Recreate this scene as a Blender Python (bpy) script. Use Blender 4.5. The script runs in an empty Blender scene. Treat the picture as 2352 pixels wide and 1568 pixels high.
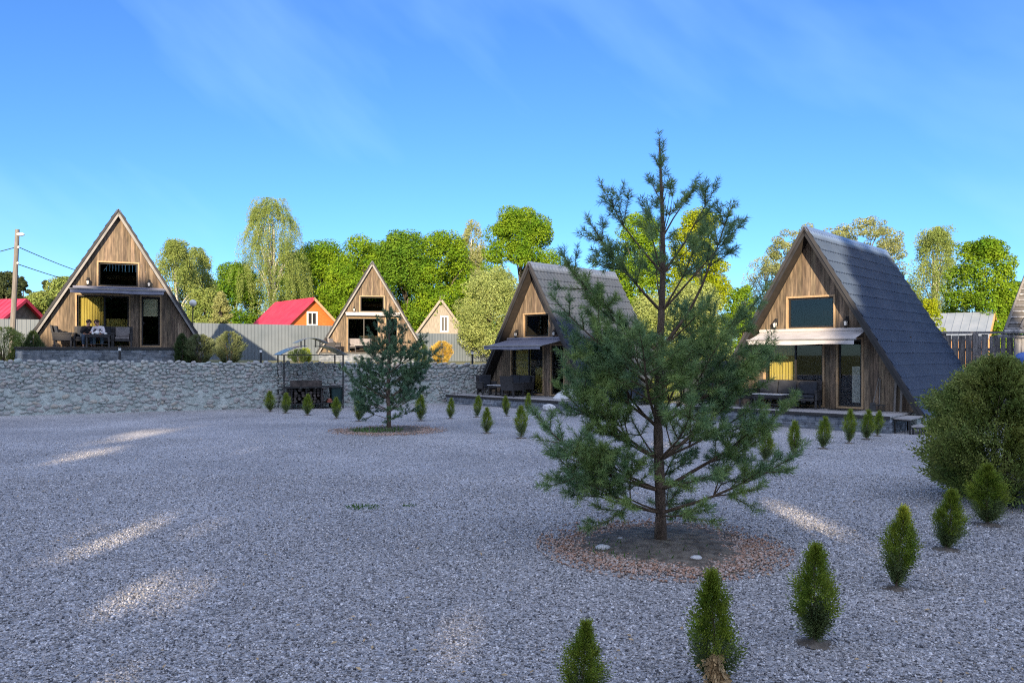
import bpy, bmesh, math, random
import numpy as np
from mathutils import Vector, Matrix, noise as mnoise
R = math.radians
PI = math.pi
S = bpy.context.scene
COL = S.collection

# ------------------------------------------------------------------ camera, light, exposure
SUN_EL, SUN_AZ = R(18), R(2)            # sun stands behind the camera, 2 degrees to the left
EYE, HOR, FPX, CX = 2.2, 812.0, 1766.0, 1176.0
cam_d = bpy.data.cameras.new("camera")
cam_d.sensor_width = 36
cam_d.lens = 36 * FPX / 2352
cam_d.shift_y = 28 / 2352
cam_d.clip_end = 3000
cam = bpy.data.objects.new("camera", cam_d)
cam.location = (0, 0, EYE)
cam.rotation_euler = (R(90), 0, 0)
COL.objects.link(cam)
S.camera = cam
S.view_settings.view_transform = 'Standard'
S.view_settings.look = 'None'
S.view_settings.exposure = 1.75
S.view_settings.gamma = 1

world = bpy.data.worlds.new("World")
S.world = world
world.use_nodes = True
wn, wl = world.node_tree.nodes, world.node_tree.links
wn.clear()
sky = wn.new("ShaderNodeTexSky")
sky.sky_type = 'NISHITA'
sky.sun_disc = False
sky.sun_elevation = SUN_EL
sky.sun_rotation = PI + SUN_AZ
sky.altitude = 200
sky.air_density = 1.0
sky.dust_density = 0.15
sky.ozone_density = 5.0
tc = wn.new("ShaderNodeTexCoord")
mp = wn.new("ShaderNodeMapping")
mp.inputs["Scale"].default_value = (1.3, 1.0, 4.2)
mp.inputs["Location"].default_value = (0.9, 0.0, 1.7)
nz = wn.new("ShaderNodeTexNoise")
nz.inputs["Scale"].default_value = 1.15
nz.inputs["Detail"].default_value = 5
nz.inputs["Roughness"].default_value = 0.5
rp = wn.new("ShaderNodeMapRange")
rp.inputs["From Min"].default_value = 0.50
rp.inputs["From Max"].default_value = 0.85
rp.inputs["To Max"].default_value = 0.50
mx = wn.new("ShaderNodeMix")
mx.data_type = 'RGBA'
mx.inputs["B"].default_value = (2.0, 3.3, 5.0, 1)
bg = wn.new("ShaderNodeBackground")
bg.inputs["Strength"].default_value = 0.10
wo = wn.new("ShaderNodeOutputWorld")
hs = wn.new("ShaderNodeHueSaturation")
hs.inputs["Saturation"].default_value = 1.0
air = wn.new("ShaderNodeMix")
air.data_type = 'RGBA'; air.blend_type = 'MULTIPLY'
air.inputs["Factor"].default_value = 1.0
air.inputs["B"].default_value = (0.37, 0.515, 0.69, 1)
wl.new(sky.outputs[0], air.inputs["A"])
wl.new(air.outputs["Result"], hs.inputs["Color"])
mr0 = wn.new("ShaderNodeMapping")
mr0.inputs["Rotation"].default_value = (0.0, R(-38), 0.0)
mz = wn.new("ShaderNodeMapping"); mz.inputs["Rotation"].default_value = (0.0, 0.0, R(-19))
wl.new(tc.outputs["Generated"], mz.inputs["Vector"])
wl.new(mz.outputs[0], mr0.inputs["Vector"])
wl.new(mr0.outputs[0], mp.inputs["Vector"])
wl.new(mp.outputs[0], nz.inputs["Vector"])
wl.new(nz.outputs["Fac"], rp.inputs["Value"])
wl.new(rp.outputs[0], mx.inputs["Factor"])
wl.new(hs.outputs[0], mx.inputs["A"])
# added, unseen cloud deck overhead and behind, brightens the shade
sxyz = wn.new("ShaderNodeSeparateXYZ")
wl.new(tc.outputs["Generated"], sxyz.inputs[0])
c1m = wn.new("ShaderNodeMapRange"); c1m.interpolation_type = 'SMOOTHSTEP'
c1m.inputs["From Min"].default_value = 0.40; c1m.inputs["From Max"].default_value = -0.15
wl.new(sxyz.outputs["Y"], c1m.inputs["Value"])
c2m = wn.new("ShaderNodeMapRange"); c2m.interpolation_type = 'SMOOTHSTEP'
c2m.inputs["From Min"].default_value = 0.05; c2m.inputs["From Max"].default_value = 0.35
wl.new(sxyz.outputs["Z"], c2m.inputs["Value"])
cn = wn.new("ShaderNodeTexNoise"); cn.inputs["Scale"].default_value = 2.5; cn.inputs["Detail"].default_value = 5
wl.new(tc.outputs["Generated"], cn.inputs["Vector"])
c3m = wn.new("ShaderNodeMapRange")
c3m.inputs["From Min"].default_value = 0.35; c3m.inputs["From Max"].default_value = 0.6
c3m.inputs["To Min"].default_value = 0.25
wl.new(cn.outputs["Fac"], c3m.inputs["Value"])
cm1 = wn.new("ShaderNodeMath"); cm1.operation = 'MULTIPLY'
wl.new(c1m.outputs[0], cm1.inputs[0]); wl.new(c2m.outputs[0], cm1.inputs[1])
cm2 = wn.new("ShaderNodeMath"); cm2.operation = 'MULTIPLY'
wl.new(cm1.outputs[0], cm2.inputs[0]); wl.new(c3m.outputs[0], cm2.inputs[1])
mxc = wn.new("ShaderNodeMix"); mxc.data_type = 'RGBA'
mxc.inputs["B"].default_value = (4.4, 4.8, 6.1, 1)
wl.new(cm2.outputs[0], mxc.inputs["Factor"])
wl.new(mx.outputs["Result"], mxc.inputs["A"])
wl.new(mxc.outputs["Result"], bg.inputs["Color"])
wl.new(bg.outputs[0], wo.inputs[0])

sl = bpy.data.lights.new("sun", 'SUN')
sl.energy = 3.3
sl.angle = R(0.53)
sl.color = (1.0, 0.81, 0.57)
sun = bpy.data.objects.new("sun", sl)
TO_SUN = Vector((-math.sin(SUN_AZ) * math.cos(SUN_EL), -math.cos(SUN_AZ) * math.cos(SUN_EL), math.sin(SUN_EL)))
sun.rotation_euler = TO_SUN.to_track_quat('Z', 'Y').to_euler()
sun.location = (0, -30, 40)
COL.objects.link(sun)

# ------------------------------------------------------------------ helpers
def gp(px, py, z=0.0):
    """ground point seen at a pixel of the photograph (2352 wide)"""
    d = (EYE - z) * FPX / (py - HOR)
    return ((px - CX) / FPX * d, d, z)

def at(px, py, d):
    return Vector(((px - CX) / FPX * d, d, EYE + (HOR - py) / FPX * d))

def tag(o, label=None, cat=None, group=None, kind=None):
    if label: o["label"] = label
    if cat: o["category"] = cat
    if group: o["group"] = group
    if kind: o["kind"] = kind
    return o

def empty(name, loc, rz=0.0, label=None, cat=None, group=None, scale=1.0):
    o = bpy.data.objects.new(name, None)
    o.empty_display_size = 0.2
    o.location = loc
    o.rotation_euler = (0, 0, rz)
    o.scale = (scale,) * 3
    COL.objects.link(o)
    return tag(o, label, cat, group)

def link_mesh(name, me, m, parent=None):
    if m: me.materials.append(m)
    o = bpy.data.objects.new(name, me)
    COL.objects.link(o)
    if parent: o.parent = parent
    return o

def np_mesh(name, verts, faces, m, parent=None, smooth=False):
    """verts (N,3), faces (M,k) arrays"""
    verts = np.asarray(verts, dtype=np.float32)
    faces = np.asarray(faces, dtype=np.int32)
    me = bpy.data.meshes.new(name)
    k = faces.shape[1]
    me.vertices.add(len(verts))
    me.vertices.foreach_set("co", verts.ravel())
    me.loops.add(faces.size)
    me.loops.foreach_set("vertex_index", faces.ravel())
    me.polygons.add(len(faces))
    me.polygons.foreach_set("loop_start", np.arange(0, faces.size, k, dtype=np.int32))
    me.polygons.foreach_set("loop_total", np.full(len(faces), k, dtype=np.int32))
    if smooth: me.polygons.foreach_set("use_smooth", np.ones(len(faces), dtype=bool))
    me.update(calc_edges=True)
    return link_mesh(name, me, m, parent)

class MB:
    """collects shapes, then links them as ONE mesh object"""
    def __init__(s): s.v, s.f = [], []
    def add(s, vs, fs):
        n = len(s.v)
        s.v += [tuple(p) for p in vs]
        s.f += [tuple(i + n for i in f) for f in fs]
        return s
    def box(s, a, b, M=None):
        x0, y0, z0 = a; x1, y1, z1 = b
        vs = [Vector(p) for p in ((x0,y0,z0),(x1,y0,z0),(x1,y1,z0),(x0,y1,z0),(x0,y0,z1),(x1,y0,z1),(x1,y1,z1),(x0,y1,z1))]
        if M is not None: vs = [M @ p for p in vs]
        return s.add(vs, [(0,3,2,1),(4,5,6,7),(0,1,5,4),(1,2,6,5),(2,3,7,6),(3,0,4,7)])
    def hexa(s, vs):
        return s.add(vs, [(0,3,2,1),(4,5,6,7),(0,1,5,4),(1,2,6,5),(2,3,7,6),(3,0,4,7)])
    def tube(s, pts, rad, n=8, cap=True):
        pts = [Vector(p) for p in pts]
        if not hasattr(rad, '__len__'): rad = [rad] * len(pts)
        base = len(s.v)
        for i, p in enumerate(pts):
            t = (pts[min(i+1, len(pts)-1)] - pts[max(i-1, 0)])
            t = t.normalized() if t.length > 1e-9 else Vector((0,0,1))
            a = t.cross(Vector((0,0,1)))
            if a.length < 1e-3: a = t.cross(Vector((1,0,0)))
            a.normalize(); b = t.cross(a)
            for k in range(n):
                w = 2*PI*k/n
                s.v.append(tuple(p + (a*math.cos(w) + b*math.sin(w)) * rad[i]))
        for i in range(len(pts)-1):
            for k in range(n):
                k2 = (k+1) % n
                s.f.append((base+i*n+k, base+(i+1)*n+k, base+(i+1)*n+k2, base+i*n+k2))
        if cap:
            s.f.append(tuple(base+k for k in range(n)))
            e = base + (len(pts)-1)*n
            s.f.append(tuple(e+k for k in reversed(range(n))))
        return s
    def lathe(s, prof, n=14, o=(0,0,0)):
        base = len(s.v)
        for r, z in prof:
            for k in range(n):
                w = 2*PI*k/n
                s.v.append((o[0]+r*math.cos(w), o[1]+r*math.sin(w), o[2]+z))
        for i in range(len(prof)-1):
            for k in range(n):
                k2 = (k+1) % n
                s.f.append((base+i*n+k, base+i*n+k2, base+(i+1)*n+k2, base+(i+1)*n+k))
        s.f.append(tuple(base+k for k in reversed(range(n))))
        e = base+(len(prof)-1)*n
        s.f.append(tuple(e+k for k in range(n)))
        return s
    def blob(s, c, r, seed=0, n=8, jit=0.12, squash=(1,1,1)):
        rnd = random.Random(seed)
        base = len(s.v)
        rows = n//2+1
        off = Vector((rnd.random()*50, rnd.random()*50, rnd.random()*50))
        for i in range(rows+1):
            th = PI*i/rows
            for k in range(n):
                w = 2*PI*k/n
                d = Vector((math.sin(th)*math.cos(w), math.sin(th)*math.sin(w), math.cos(th)))
                q = 1 + jit*2*mnoise.noise(d*1.3+off)
                s.v.append((c[0]+d.x*r*squash[0]*q, c[1]+d.y*r*squash[1]*q, c[2]+d.z*r*squash[2]*q))
        for i in range(rows):
            for k in range(n):
                k2 = (k+1) % n
                s.f.append((base+i*n+k, base+(i+1)*n+k, base+(i+1)*n+k2, base+i*n+k2))
        return s
    def build(s, name, m, parent=None, smooth=False, bevel=0):
        me = bpy.data.meshes.new(name)
        me.from_pydata(s.v, [], s.f)
        me.validate()
        me.update()
        if smooth:
            for p in me.polygons: p.use_smooth = True
        o = link_mesh(name, me, m, parent)
        if bevel:
            b = o.modifiers.new("bevel", 'BEVEL')
            b.width = bevel; b.segments = 2; b.limit_method = 'ANGLE'
        return o

def copy_tree(o, parent=None):
    c = o.copy()
    COL.objects.link(c)
    if parent: c.parent = parent
    for ch in list(o.children): copy_tree(ch, c)
    return c

# ------------------------------------------------------------------ materials
def lin(r, g, b):
    f = lambda c: (c/255/12.92) if c <= 10 else ((c/255+0.055)/1.055)**2.4
    return (f(r), f(g), f(b))

def M(name, c1, c2=None, scale=4, rough=0.7, bump=0, bscale=30, island=0, metallic=0, spec=0.4,
      stretch=(1,1,1), lo=0.35, hi=0.65, transl=0, detail=5, c3=None, hue=0, bdist=0.02):
    m = bpy.data.materials.new(name)
    m.use_nodes = True
    N, L = m.node_tree.nodes, m.node_tree.links
    b = N["Principled BSDF"]
    b.inputs["Roughness"].default_value = rough
    b.inputs["Metallic"].default_value = metallic
    b.inputs["Specular IOR Level"].default_value = spec
    b.inputs["Base Color"].default_value = (*c1, 1)
    tcn = N.new("ShaderNodeTexCoord")
    mpn = N.new("ShaderNodeMapping")
    mpn.inputs["Scale"].default_value = stretch
    L.new(tcn.outputs["Object"], mpn.inputs[0])
    out = None
    if c2 is not None:
        n1 = N.new("ShaderNodeTexNoise")
        n1.inputs["Scale"].default_value = scale
        n1.inputs["Detail"].default_value = detail
        L.new(mpn.outputs[0], n1.inputs["Vector"])
        r = N.new("ShaderNodeValToRGB")
        r.color_ramp.elements[0].position = lo
        r.color_ramp.elements[1].position = hi
        r.color_ramp.elements[0].color = (*c1, 1)
        r.color_ramp.elements[1].color = (*c2, 1)
        L.new(n1.outputs["Fac"], r.inputs[0])
        out = r.outputs[0]
    if c3 is not None:
        g = N.new("ShaderNodeNewGeometry")
        r3 = N.new("ShaderNodeValToRGB")
        cols = c3
        el = r3.color_ramp.elements
        el[0].position = 0; el[0].color = (*cols[0], 1)
        el[1].position = 1; el[1].color = (*cols[-1], 1)
        for i, c in enumerate(cols[1:-1]):
            e = el.new((i+1)/(len(cols)-1)); e.color = (*c, 1)
        L.new(g.outputs["Random Per Island"], r3.inputs[0])
        if out is None: out = r3.outputs[0]
        else:
            mm = N.new("ShaderNodeMix"); mm.data_type = 'RGBA'
            mm.inputs["Factor"].default_value = 0.55
            L.new(out, mm.inputs["A"]); L.new(r3.outputs[0], mm.inputs["B"])
            out = mm.outputs["Result"]
    if island:
        g = N.new("ShaderNodeNewGeometry")
        mr = N.new("ShaderNodeMapRange")
        mr.inputs["To Min"].default_value = 1-island
        mr.inputs["To Max"].default_value = 1+island
        L.new(g.outputs["Random Per Island"], mr.inputs["Value"])
        h = N.new("ShaderNodeHueSaturation")
        if out is None: h.inputs["Color"].default_value = (*c1, 1)
        else: L.new(out, h.inputs["Color"])
        L.new(mr.outputs[0], h.inputs["Value"])
        if hue:
            mh = N.new("ShaderNodeMapRange")
            mh.inputs["To Min"].default_value = 0.5-hue
            mh.inputs["To Max"].default_value = 0.5+hue
            wnz = N.new("ShaderNodeTexWhiteNoise"); wnz.noise_dimensions = '1D'
            L.new(g.outputs["Random Per Island"], wnz.inputs["W"])
            L.new(wnz.outputs["Value"], mh.inputs["Value"])
            L.new(mh.outputs[0], h.inputs["Hue"])
        out = h.outputs[0]
    if out is not None: L.new(out, b.inputs["Base Color"])
    if bump:
        n2 = N.new("ShaderNodeTexNoise")
        n2.inputs["Scale"].default_value = bscale
        n2.inputs["Detail"].default_value = 4
        L.new(mpn.outputs[0], n2.inputs["Vector"])
        bp = N.new("ShaderNodeBump")
        bp.inputs["Strength"].default_value = bump
        bp.inputs["Distance"].default_value = bdist
        L.new(n2.outputs["Fac"], bp.inputs["Height"])
        L.new(bp.outputs[0], b.inputs["Normal"])
    if transl:
        t = N.new("ShaderNodeBsdfTranslucent")
        if out is not None: L.new(out, t.inputs["Color"])
        else: t.inputs["Color"].default_value = (*c1, 1)
        ms = N.new("ShaderNodeMixShader")
        ms.inputs[0].default_value = transl
        L.new(b.outputs[0], ms.inputs[1]); L.new(t.outputs[0], ms.inputs[2])
        L.new(ms.outputs[0], N["Material Output"].inputs[0])
    return m

def glass_mat(name, tint, refl=0.0):
    m = bpy.data.materials.new(name)
    m.use_nodes = True
    N, L = m.node_tree.nodes, m.node_tree.links
    N.remove(N["Principled BSDF"])
    t = N.new("ShaderNodeBsdfTransparent"); t.inputs[0].default_value = (*tint, 1)
    g = N.new("ShaderNodeBsdfGlossy"); g.inputs["Roughness"].default_value = 0.015
    lw_ = N.new("ShaderNodeLayerWeight"); lw_.inputs[0].default_value = 0.5
    f = N.new("ShaderNodeMath"); f.operation = 'POWER'; f.inputs[1].default_value = 5.0
    L.new(lw_.outputs["Facing"], f.inputs[0])
    ma = N.new("ShaderNodeMath"); ma.operation = 'MULTIPLY_ADD'; ma.inputs[1].default_value = 0.94; ma.inputs[2].default_value = 0.03+refl
    ms = N.new("ShaderNodeMixShader")
    L.new(f.outputs[0], ma.inputs[0]); L.new(ma.outputs[0], ms.inputs[0])
    L.new(t.outputs[0], ms.inputs[1]); L.new(g.outputs[0], ms.inputs[2])
    L.new(ms.outputs[0], N["Material Output"].inputs[0])
    return m

def gravel_mat(name, cols, scale=44, big=(0.72, 1.18)):
    m = bpy.data.materials.new(name)
    m.use_nodes = True
    N, L = m.node_tree.nodes, m.node_tree.links
    b = N["Principled BSDF"]
    b.inputs["Roughness"].default_value = 0.85
    b.inputs["Specular IOR Level"].default_value = 0.25
    t = N.new("ShaderNodeTexCoord")
    v = N.new("ShaderNodeTexVoronoi"); v.inputs["Scale"].default_value = scale
    L.new(t.outputs["Object"], v.inputs["Vector"])
    sp = N.new("ShaderNodeSeparateColor"); L.new(v.outputs["Color"], sp.inputs[0])
    r = N.new("ShaderNodeValToRGB")
    e = r.color_ramp.elements
    e[0].position = 0; e[0].color = (*cols[0], 1)
    e[1].position = 1; e[1].color = (*cols[-1], 1)
    for i, c in enumerate(cols[1:-1]):
        x = e.new((i+1)/(len(cols)-1)); x.color = (*c, 1)
    L.new(sp.outputs[0], r.inputs[0])
    n = N.new("ShaderNodeTexNoise"); n.inputs["Scale"].default_value = 0.35; n.inputs["Detail"].default_value = 6
    n.inputs["Roughness"].default_value = 0.6
    L.new(t.outputs["Object"], n.inputs["Vector"])
    mr = N.new("ShaderNodeMapRange")
    mr.inputs["From Min"].default_value = 0.3; mr.inputs["From Max"].default_value = 0.7
    mr.inputs["To Min"].default_value = big[0]; mr.inputs["To Max"].default_value = big[1]
    L.new(n.outputs["Fac"], mr.inputs["Value"])
    h = N.new("ShaderNodeHueSaturation")
    L.new(r.outputs[0], h.inputs["Color"]); L.new(mr.outputs[0], h.inputs["Value"])
    L.new(h.outputs[0], b.inputs["Base Color"])
    v2 = N.new("ShaderNodeTexVoronoi"); v2.feature = 'DISTANCE_TO_EDGE'; v2.inputs["Scale"].default_value = scale
    L.new(t.outputs["Object"], v2.inputs["Vector"])
    ad = N.new("ShaderNodeMath"); ad.operation = 'MULTIPLY_ADD'
    L.new(sp.outputs[1], ad.inputs[0]); ad.inputs[1].default_value = 0.5
    L.new(v2.outputs["Distance"], ad.inputs[2])
    bp = N.new("ShaderNodeBump"); bp.inputs["Strength"].default_value = 0.9; bp.inputs["Distance"].default_value = 0.02
    L.new(ad.outputs[0], bp.inputs["Height"])
    L.new(bp.outputs[0], b.inputs["Normal"])
    return m

GCOLS = [(0.11,0.11,0.115),(0.36,0.355,0.36),(0.48,0.47,0.475),(0.42,0.40,0.395),(0.74,0.725,0.72)]
m_gravel = gravel_mat("gravel", GCOLS)
m_stone_peb = M("gravel_stone", (0.3,0.3,0.3), rough=0.85, c3=[(0.09,0.09,0.10),(0.27,0.27,0.275),(0.46,0.45,0.455),(0.36,0.345,0.34),(0.52,0.505,0.505),(0.84,0.82,0.82)], bump=0.3, bscale=120, spec=0.25)
m_red_peb = M("reddish_stone", (0.3,0.2,0.2), rough=0.85, c3=[(0.22,0.17,0.14),(0.42,0.24,0.16),(0.52,0.32,0.23),(0.40,0.34,0.30),(0.58,0.42,0.34),(0.52,0.49,0.47)], spec=0.2)
m_soil = M("soil", (0.085,0.068,0.052), (0.21,0.18,0.145), scale=9, rough=0.95, bump=0.8, bscale=40)
m_grassland = M("grassland", (0.05,0.08,0.015), (0.11,0.13,0.03), scale=0.6, rough=0.95, bump=0.5, bscale=20)
m_terrace = M("terrace_soil", (0.10,0.12,0.03), (0.20,0.17,0.10), scale=1.2, rough=0.95, bump=0.7, bscale=25)
m_plank = M("weathered_plank", (0.062,0.047,0.034), (0.235,0.172,0.112), scale=3.0, rough=0.8, bump=0.4, bscale=14, island=0.36, stretch=(6,6,0.7), hue=0.008, lo=0.3, hi=0.7)
m_trim = M("light_wood_trim", (0.30,0.20,0.11), (0.40,0.28,0.16), scale=4, rough=0.7, stretch=(5,5,1), bump=0.1)
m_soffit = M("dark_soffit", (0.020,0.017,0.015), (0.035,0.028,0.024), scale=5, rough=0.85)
m_flash = M("dark_flashing", (0.045,0.045,0.048), rough=0.7, spec=0.15)
m_rake = M("grey_rake_board", (0.17,0.165,0.16), (0.25,0.24,0.23), scale=3, rough=0.6)
m_rake_dark = M("dark_rake_board", (0.018,0.017,0.017), (0.03,0.028,0.027), scale=3, rough=0.5)
m_rooftile = M("anthracite_sky_sheen_tile", (0.100,0.145,0.235), (0.130,0.178,0.27), scale=0.8, rough=0.27, spec=0.8, bump=0.05, bscale=60)  # graphite base made bluer and lighter to carry the sky's sheen
m_rooftile_g = M("grey_metal_tile", (0.095,0.122,0.175), (0.130,0.156,0.21), scale=0.8, rough=0.42, spec=0.5, bump=0.05, bscale=60)  # greyer and rougher than the other roof tile
m_dark_frame = M("dark_window_frame", (0.018,0.017,0.017), rough=0.45)
m_glass = glass_mat("window_glass", (0.86,0.88,0.86), 0.01)
m_curtain = M("yellow_curtain", (0.44,0.33,0.075), (0.54,0.42,0.12), scale=3, rough=0.9, stretch=(9,9,0.5), bump=0.35, bscale=5)
m_rear_glow = M("cream_rear_glow", (0.62,0.55,0.36), (0.68,0.61,0.42), scale=3, rough=0.9)  # cream tone stands for bright sky showing through a rear window
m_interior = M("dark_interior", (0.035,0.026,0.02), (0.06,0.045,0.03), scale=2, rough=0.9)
m_awning = M("shade_grey_awning_fabric", (0.13,0.135,0.18), (0.18,0.185,0.23), scale=3, rough=0.85)  # shade on the left cabin's awning is put into this dark fabric colour
m_awning_l = M("beige_awning_fabric", (0.38,0.36,0.355), (0.45,0.43,0.425), scale=3, rough=0.85)
m_white = M("white_paint", (0.72,0.71,0.69), (0.80,0.79,0.77), scale=6, rough=0.5)
m_black = M("black_metal", (0.016,0.016,0.017), (0.028,0.027,0.027), scale=9, rough=0.5)
m_wicker = M("dark_wicker", (0.022,0.022,0.024), (0.055,0.052,0.052), scale=40, rough=0.75, bump=0.6, bscale=70)
m_cushion = M("charcoal_cushion", (0.022,0.026,0.034), (0.036,0.040,0.05), scale=8, rough=0.95)
m_cush_l = M("pale_grey_cushion", (0.17,0.155,0.15), (0.22,0.20,0.195), scale=8, rough=0.95)
m_tabletop = M("pale_table_top", (0.42,0.42,0.43), (0.5,0.5,0.5), scale=5, rough=0.35)
m_deckboard = M("grey_deck_board", (0.27,0.26,0.255), (0.38,0.36,0.345), scale=3, rough=0.75, stretch=(1,7,1), island=0.15, bump=0.2, bscale=20)
m_ledge = M("blue_grey_ledgestone", (0.10,0.12,0.15), (0.22,0.24,0.27), scale=6, rough=0.85, island=0.35, bump=0.6, bscale=25)
m_fieldstone = M("fieldstone", (0.2,0.21,0.2), (0.33,0.34,0.32), scale=7, rough=0.9, bump=0.5, bscale=18, detail=7,
                 c3=[(0.36,0.43,0.40),(0.50,0.49,0.46),(0.42,0.36,0.35),(0.40,0.47,0.45),(0.56,0.54,0.48),(0.38,0.39,0.40),(0.54,0.47,0.37)])
m_mortar = M("wall_mortar", (0.34,0.39,0.365), (0.52,0.565,0.53), scale=2.5, rough=0.95, bump=0.9, bscale=14, bdist=0.05, detail=8)
m_fence = M("grey_corrugated_steel", (0.095,0.118,0.14), (0.125,0.148,0.172), scale=0.7, rough=0.45, spec=0.5)
m_fence_d = M("dark_blue_corrugated_steel", (0.020,0.026,0.04), (0.028,0.034,0.05), scale=0.7, rough=0.5)
m_oldwood = M("old_grey_board", (0.15,0.145,0.145), (0.36,0.345,0.335), scale=3, rough=0.9, stretch=(5,5,0.6), island=0.35, bump=0.5, bscale=18)
m_redroof = M("raspberry_metal_roof", (0.40,0.030,0.065), (0.48,0.045,0.085), scale=1.2, rough=0.45)
m_orange = M("orange_board_wall", (0.50,0.10,0.018), (0.60,0.15,0.03), scale=3, rough=0.7, stretch=(1,1,6), bump=0.2, bscale=8)
m_oldgable = M("grey_board_gable", (0.19,0.165,0.135), (0.31,0.28,0.235), scale=3, rough=0.85, stretch=(6,6,0.6))
m_darkroof = M("dark_slate_roof", (0.07,0.065,0.06), (0.13,0.12,0.11), scale=3, rough=0.8)
m_zinc = M("zinc_sheet_roof", (0.23,0.265,0.30), (0.29,0.32,0.35), scale=1.5, rough=0.4, metallic=0.25)
m_shedwood = M("fresh_orange_wood", (0.48,0.24,0.09), (0.58,0.32,0.14), scale=4, rough=0.8)
m_bark = M("pine_bark", (0.075,0.055,0.042), (0.19,0.135,0.10), scale=14, rough=0.95, bump=1.0, bscale=45, stretch=(1,1,0.5))
m_twig = M("pine_twig", (0.09,0.062,0.04), (0.17,0.12,0.08), scale=10, rough=0.9)
m_needle = M("pine_needle", (0.165,0.27,0.125), (0.28,0.375,0.115), scale=2.2, rough=0.55, island=0.35, hue=0.012, transl=0.28, spec=0.25, lo=0.4, hi=0.6)
m_needle2 = M("dark_pine_needle", (0.080,0.165,0.10), (0.13,0.22,0.095), scale=1.4, rough=0.55, island=0.4, hue=0.012, transl=0.10, spec=0.35)
m_thuja = M("thuja_foliage", (0.130,0.200,0.020), (0.25,0.30,0.030), scale=4.5, rough=0.6, island=0.4, hue=0.012, transl=0.22)
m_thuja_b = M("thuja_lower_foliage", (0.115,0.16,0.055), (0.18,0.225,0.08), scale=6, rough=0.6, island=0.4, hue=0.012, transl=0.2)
m_thuja_d = M("dark_thuja_foliage", (0.025,0.052,0.014), (0.05,0.080,0.018), scale=3, rough=0.65, island=0.4, transl=0.1)
m_cypress = M("loose_arborvitae_foliage", (0.15,0.215,0.05), (0.28,0.31,0.075), scale=1.8, rough=0.6, island=0.45, hue=0.014, transl=0.2)
m_juniper = M("juniper_foliage", (0.09,0.12,0.045), (0.15,0.17,0.07), scale=2.5, rough=0.65, island=0.4, hue=0.012, transl=0.15)
m_goldbush = M("golden_bush_foliage", (0.36,0.22,0.03), (0.48,0.34,0.06), scale=3, rough=0.7, island=0.3, transl=0.25)
m_dryspray = M("dead_thuja_spray", (0.40,0.27,0.13), (0.5,0.36,0.2), scale=5, rough=0.9, island=0.3)
def leafmat(name, a, b, sc=0.7, tr=0.35, isl=0.24): return M(name, a, b, scale=sc, rough=0.7, island=isl, hue=0.010, transl=tr, spec=0.12)
m_maple = leafmat("maple_leaf", (0.105,0.210,0.012), (0.215,0.315,0.018))
m_maple_d = leafmat("deep_green_leaf", (0.070,0.165,0.014), (0.155,0.255,0.02))
m_birch = leafmat("birch_leaf", (0.17,0.235,0.055), (0.275,0.325,0.09))
m_willow = leafmat("pale_willow_leaf", (0.25,0.31,0.09), (0.37,0.42,0.14))
m_yellowleaf = leafmat("yellow_green_leaf", (0.20,0.28,0.010), (0.33,0.37,0.014))
m_pale = leafmat("thin_pale_leaf", (0.23,0.26,0.09), (0.33,0.34,0.13))
m_conifer = leafmat("far_conifer_needle", (0.055,0.075,0.03), (0.09,0.11,0.045))
m_wood_dark = leafmat("woodland_leaf", (0.05,0.08,0.015), (0.09,0.12,0.02))
m_trunk = M("grey_brown_trunk", (0.09,0.07,0.05), (0.18,0.15,0.12), scale=6, rough=0.95, bump=0.5)
m_birchbark = M("white_birch_bark", (0.10,0.09,0.08), (0.55,0.52,0.46), scale=4, rough=0.85, stretch=(1,1,3), lo=0.3, hi=0.45)
m_pole = M("grey_timber_pole", (0.13,0.118,0.105), (0.20,0.185,0.17), scale=4, rough=0.9, stretch=(6,6,0.6))
m_wire = M("black_cable", (0.02,0.02,0.02), rough=0.6)
m_bin = M("dark_green_plastic", (0.012,0.035,0.035), rough=0.45)
m_polyc = M("blue_sheen_roof_sheet", (0.10,0.13,0.17), (0.13,0.16,0.2), scale=2, rough=0.25, spec=0.6)
m_log = M("charred_log", (0.03,0.026,0.024), (0.10,0.08,0.07), scale=6, rough=0.9, island=0.5)
m_brick = M("red_brick", (0.30,0.09,0.06), (0.36,0.13,0.09), scale=6, rough=0.9)
m_skin = M("skin", (0.50,0.27,0.19), (0.56,0.31,0.22), scale=6, rough=0.5)
m_hair = M("brown_hair", (0.045,0.022,0.014), (0.075,0.04,0.024), scale=20, rough=0.6)
m_tshirt_k = M("black_jumper", (0.015,0.015,0.018), rough=0.9)
m_tshirt_w = M("white_sweatshirt", (0.66,0.62,0.64), (0.72,0.69,0.70), scale=6, rough=0.9)
m_print = M("dark_shirt_print", (0.03,0.03,0.04), rough=0.9)
m_jeans = M("blue_jeans", (0.10,0.15,0.19), (0.16,0.22,0.26), scale=8, rough=0.9)
m_jeans_d = M("dark_jeans", (0.03,0.05,0.08), (0.05,0.075,0.11), scale=8, rough=0.9)
m_shoe = M("grey_shoe", (0.25,0.25,0.26), rough=0.7)
m_whiterock = M("pale_limestone", (0.52,0.53,0.54), (0.66,0.66,0.66), scale=4, rough=0.9, bump=0.5, bscale=12)
m_concrete = M("pale_concrete", (0.36,0.35,0.33), (0.46,0.45,0.43), scale=6, rough=0.9, bump=0.2)
m_weed = M("weed_leaf", (0.045,0.12,0.02), (0.09,0.18,0.03), scale=8, rough=0.6, island=0.3, transl=0.2)
m_lampglass = M("frosted_lamp_glass", (0.75,0.74,0.70), rough=0.25, spec=0.6)
m_blue = M("blue_tarpaulin", (0.05,0.12,0.38), rough=0.5)
m_paper = M("pale_poster", (0.36,0.36,0.36), (0.42,0.42,0.41), scale=2, rough=0.6)

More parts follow.
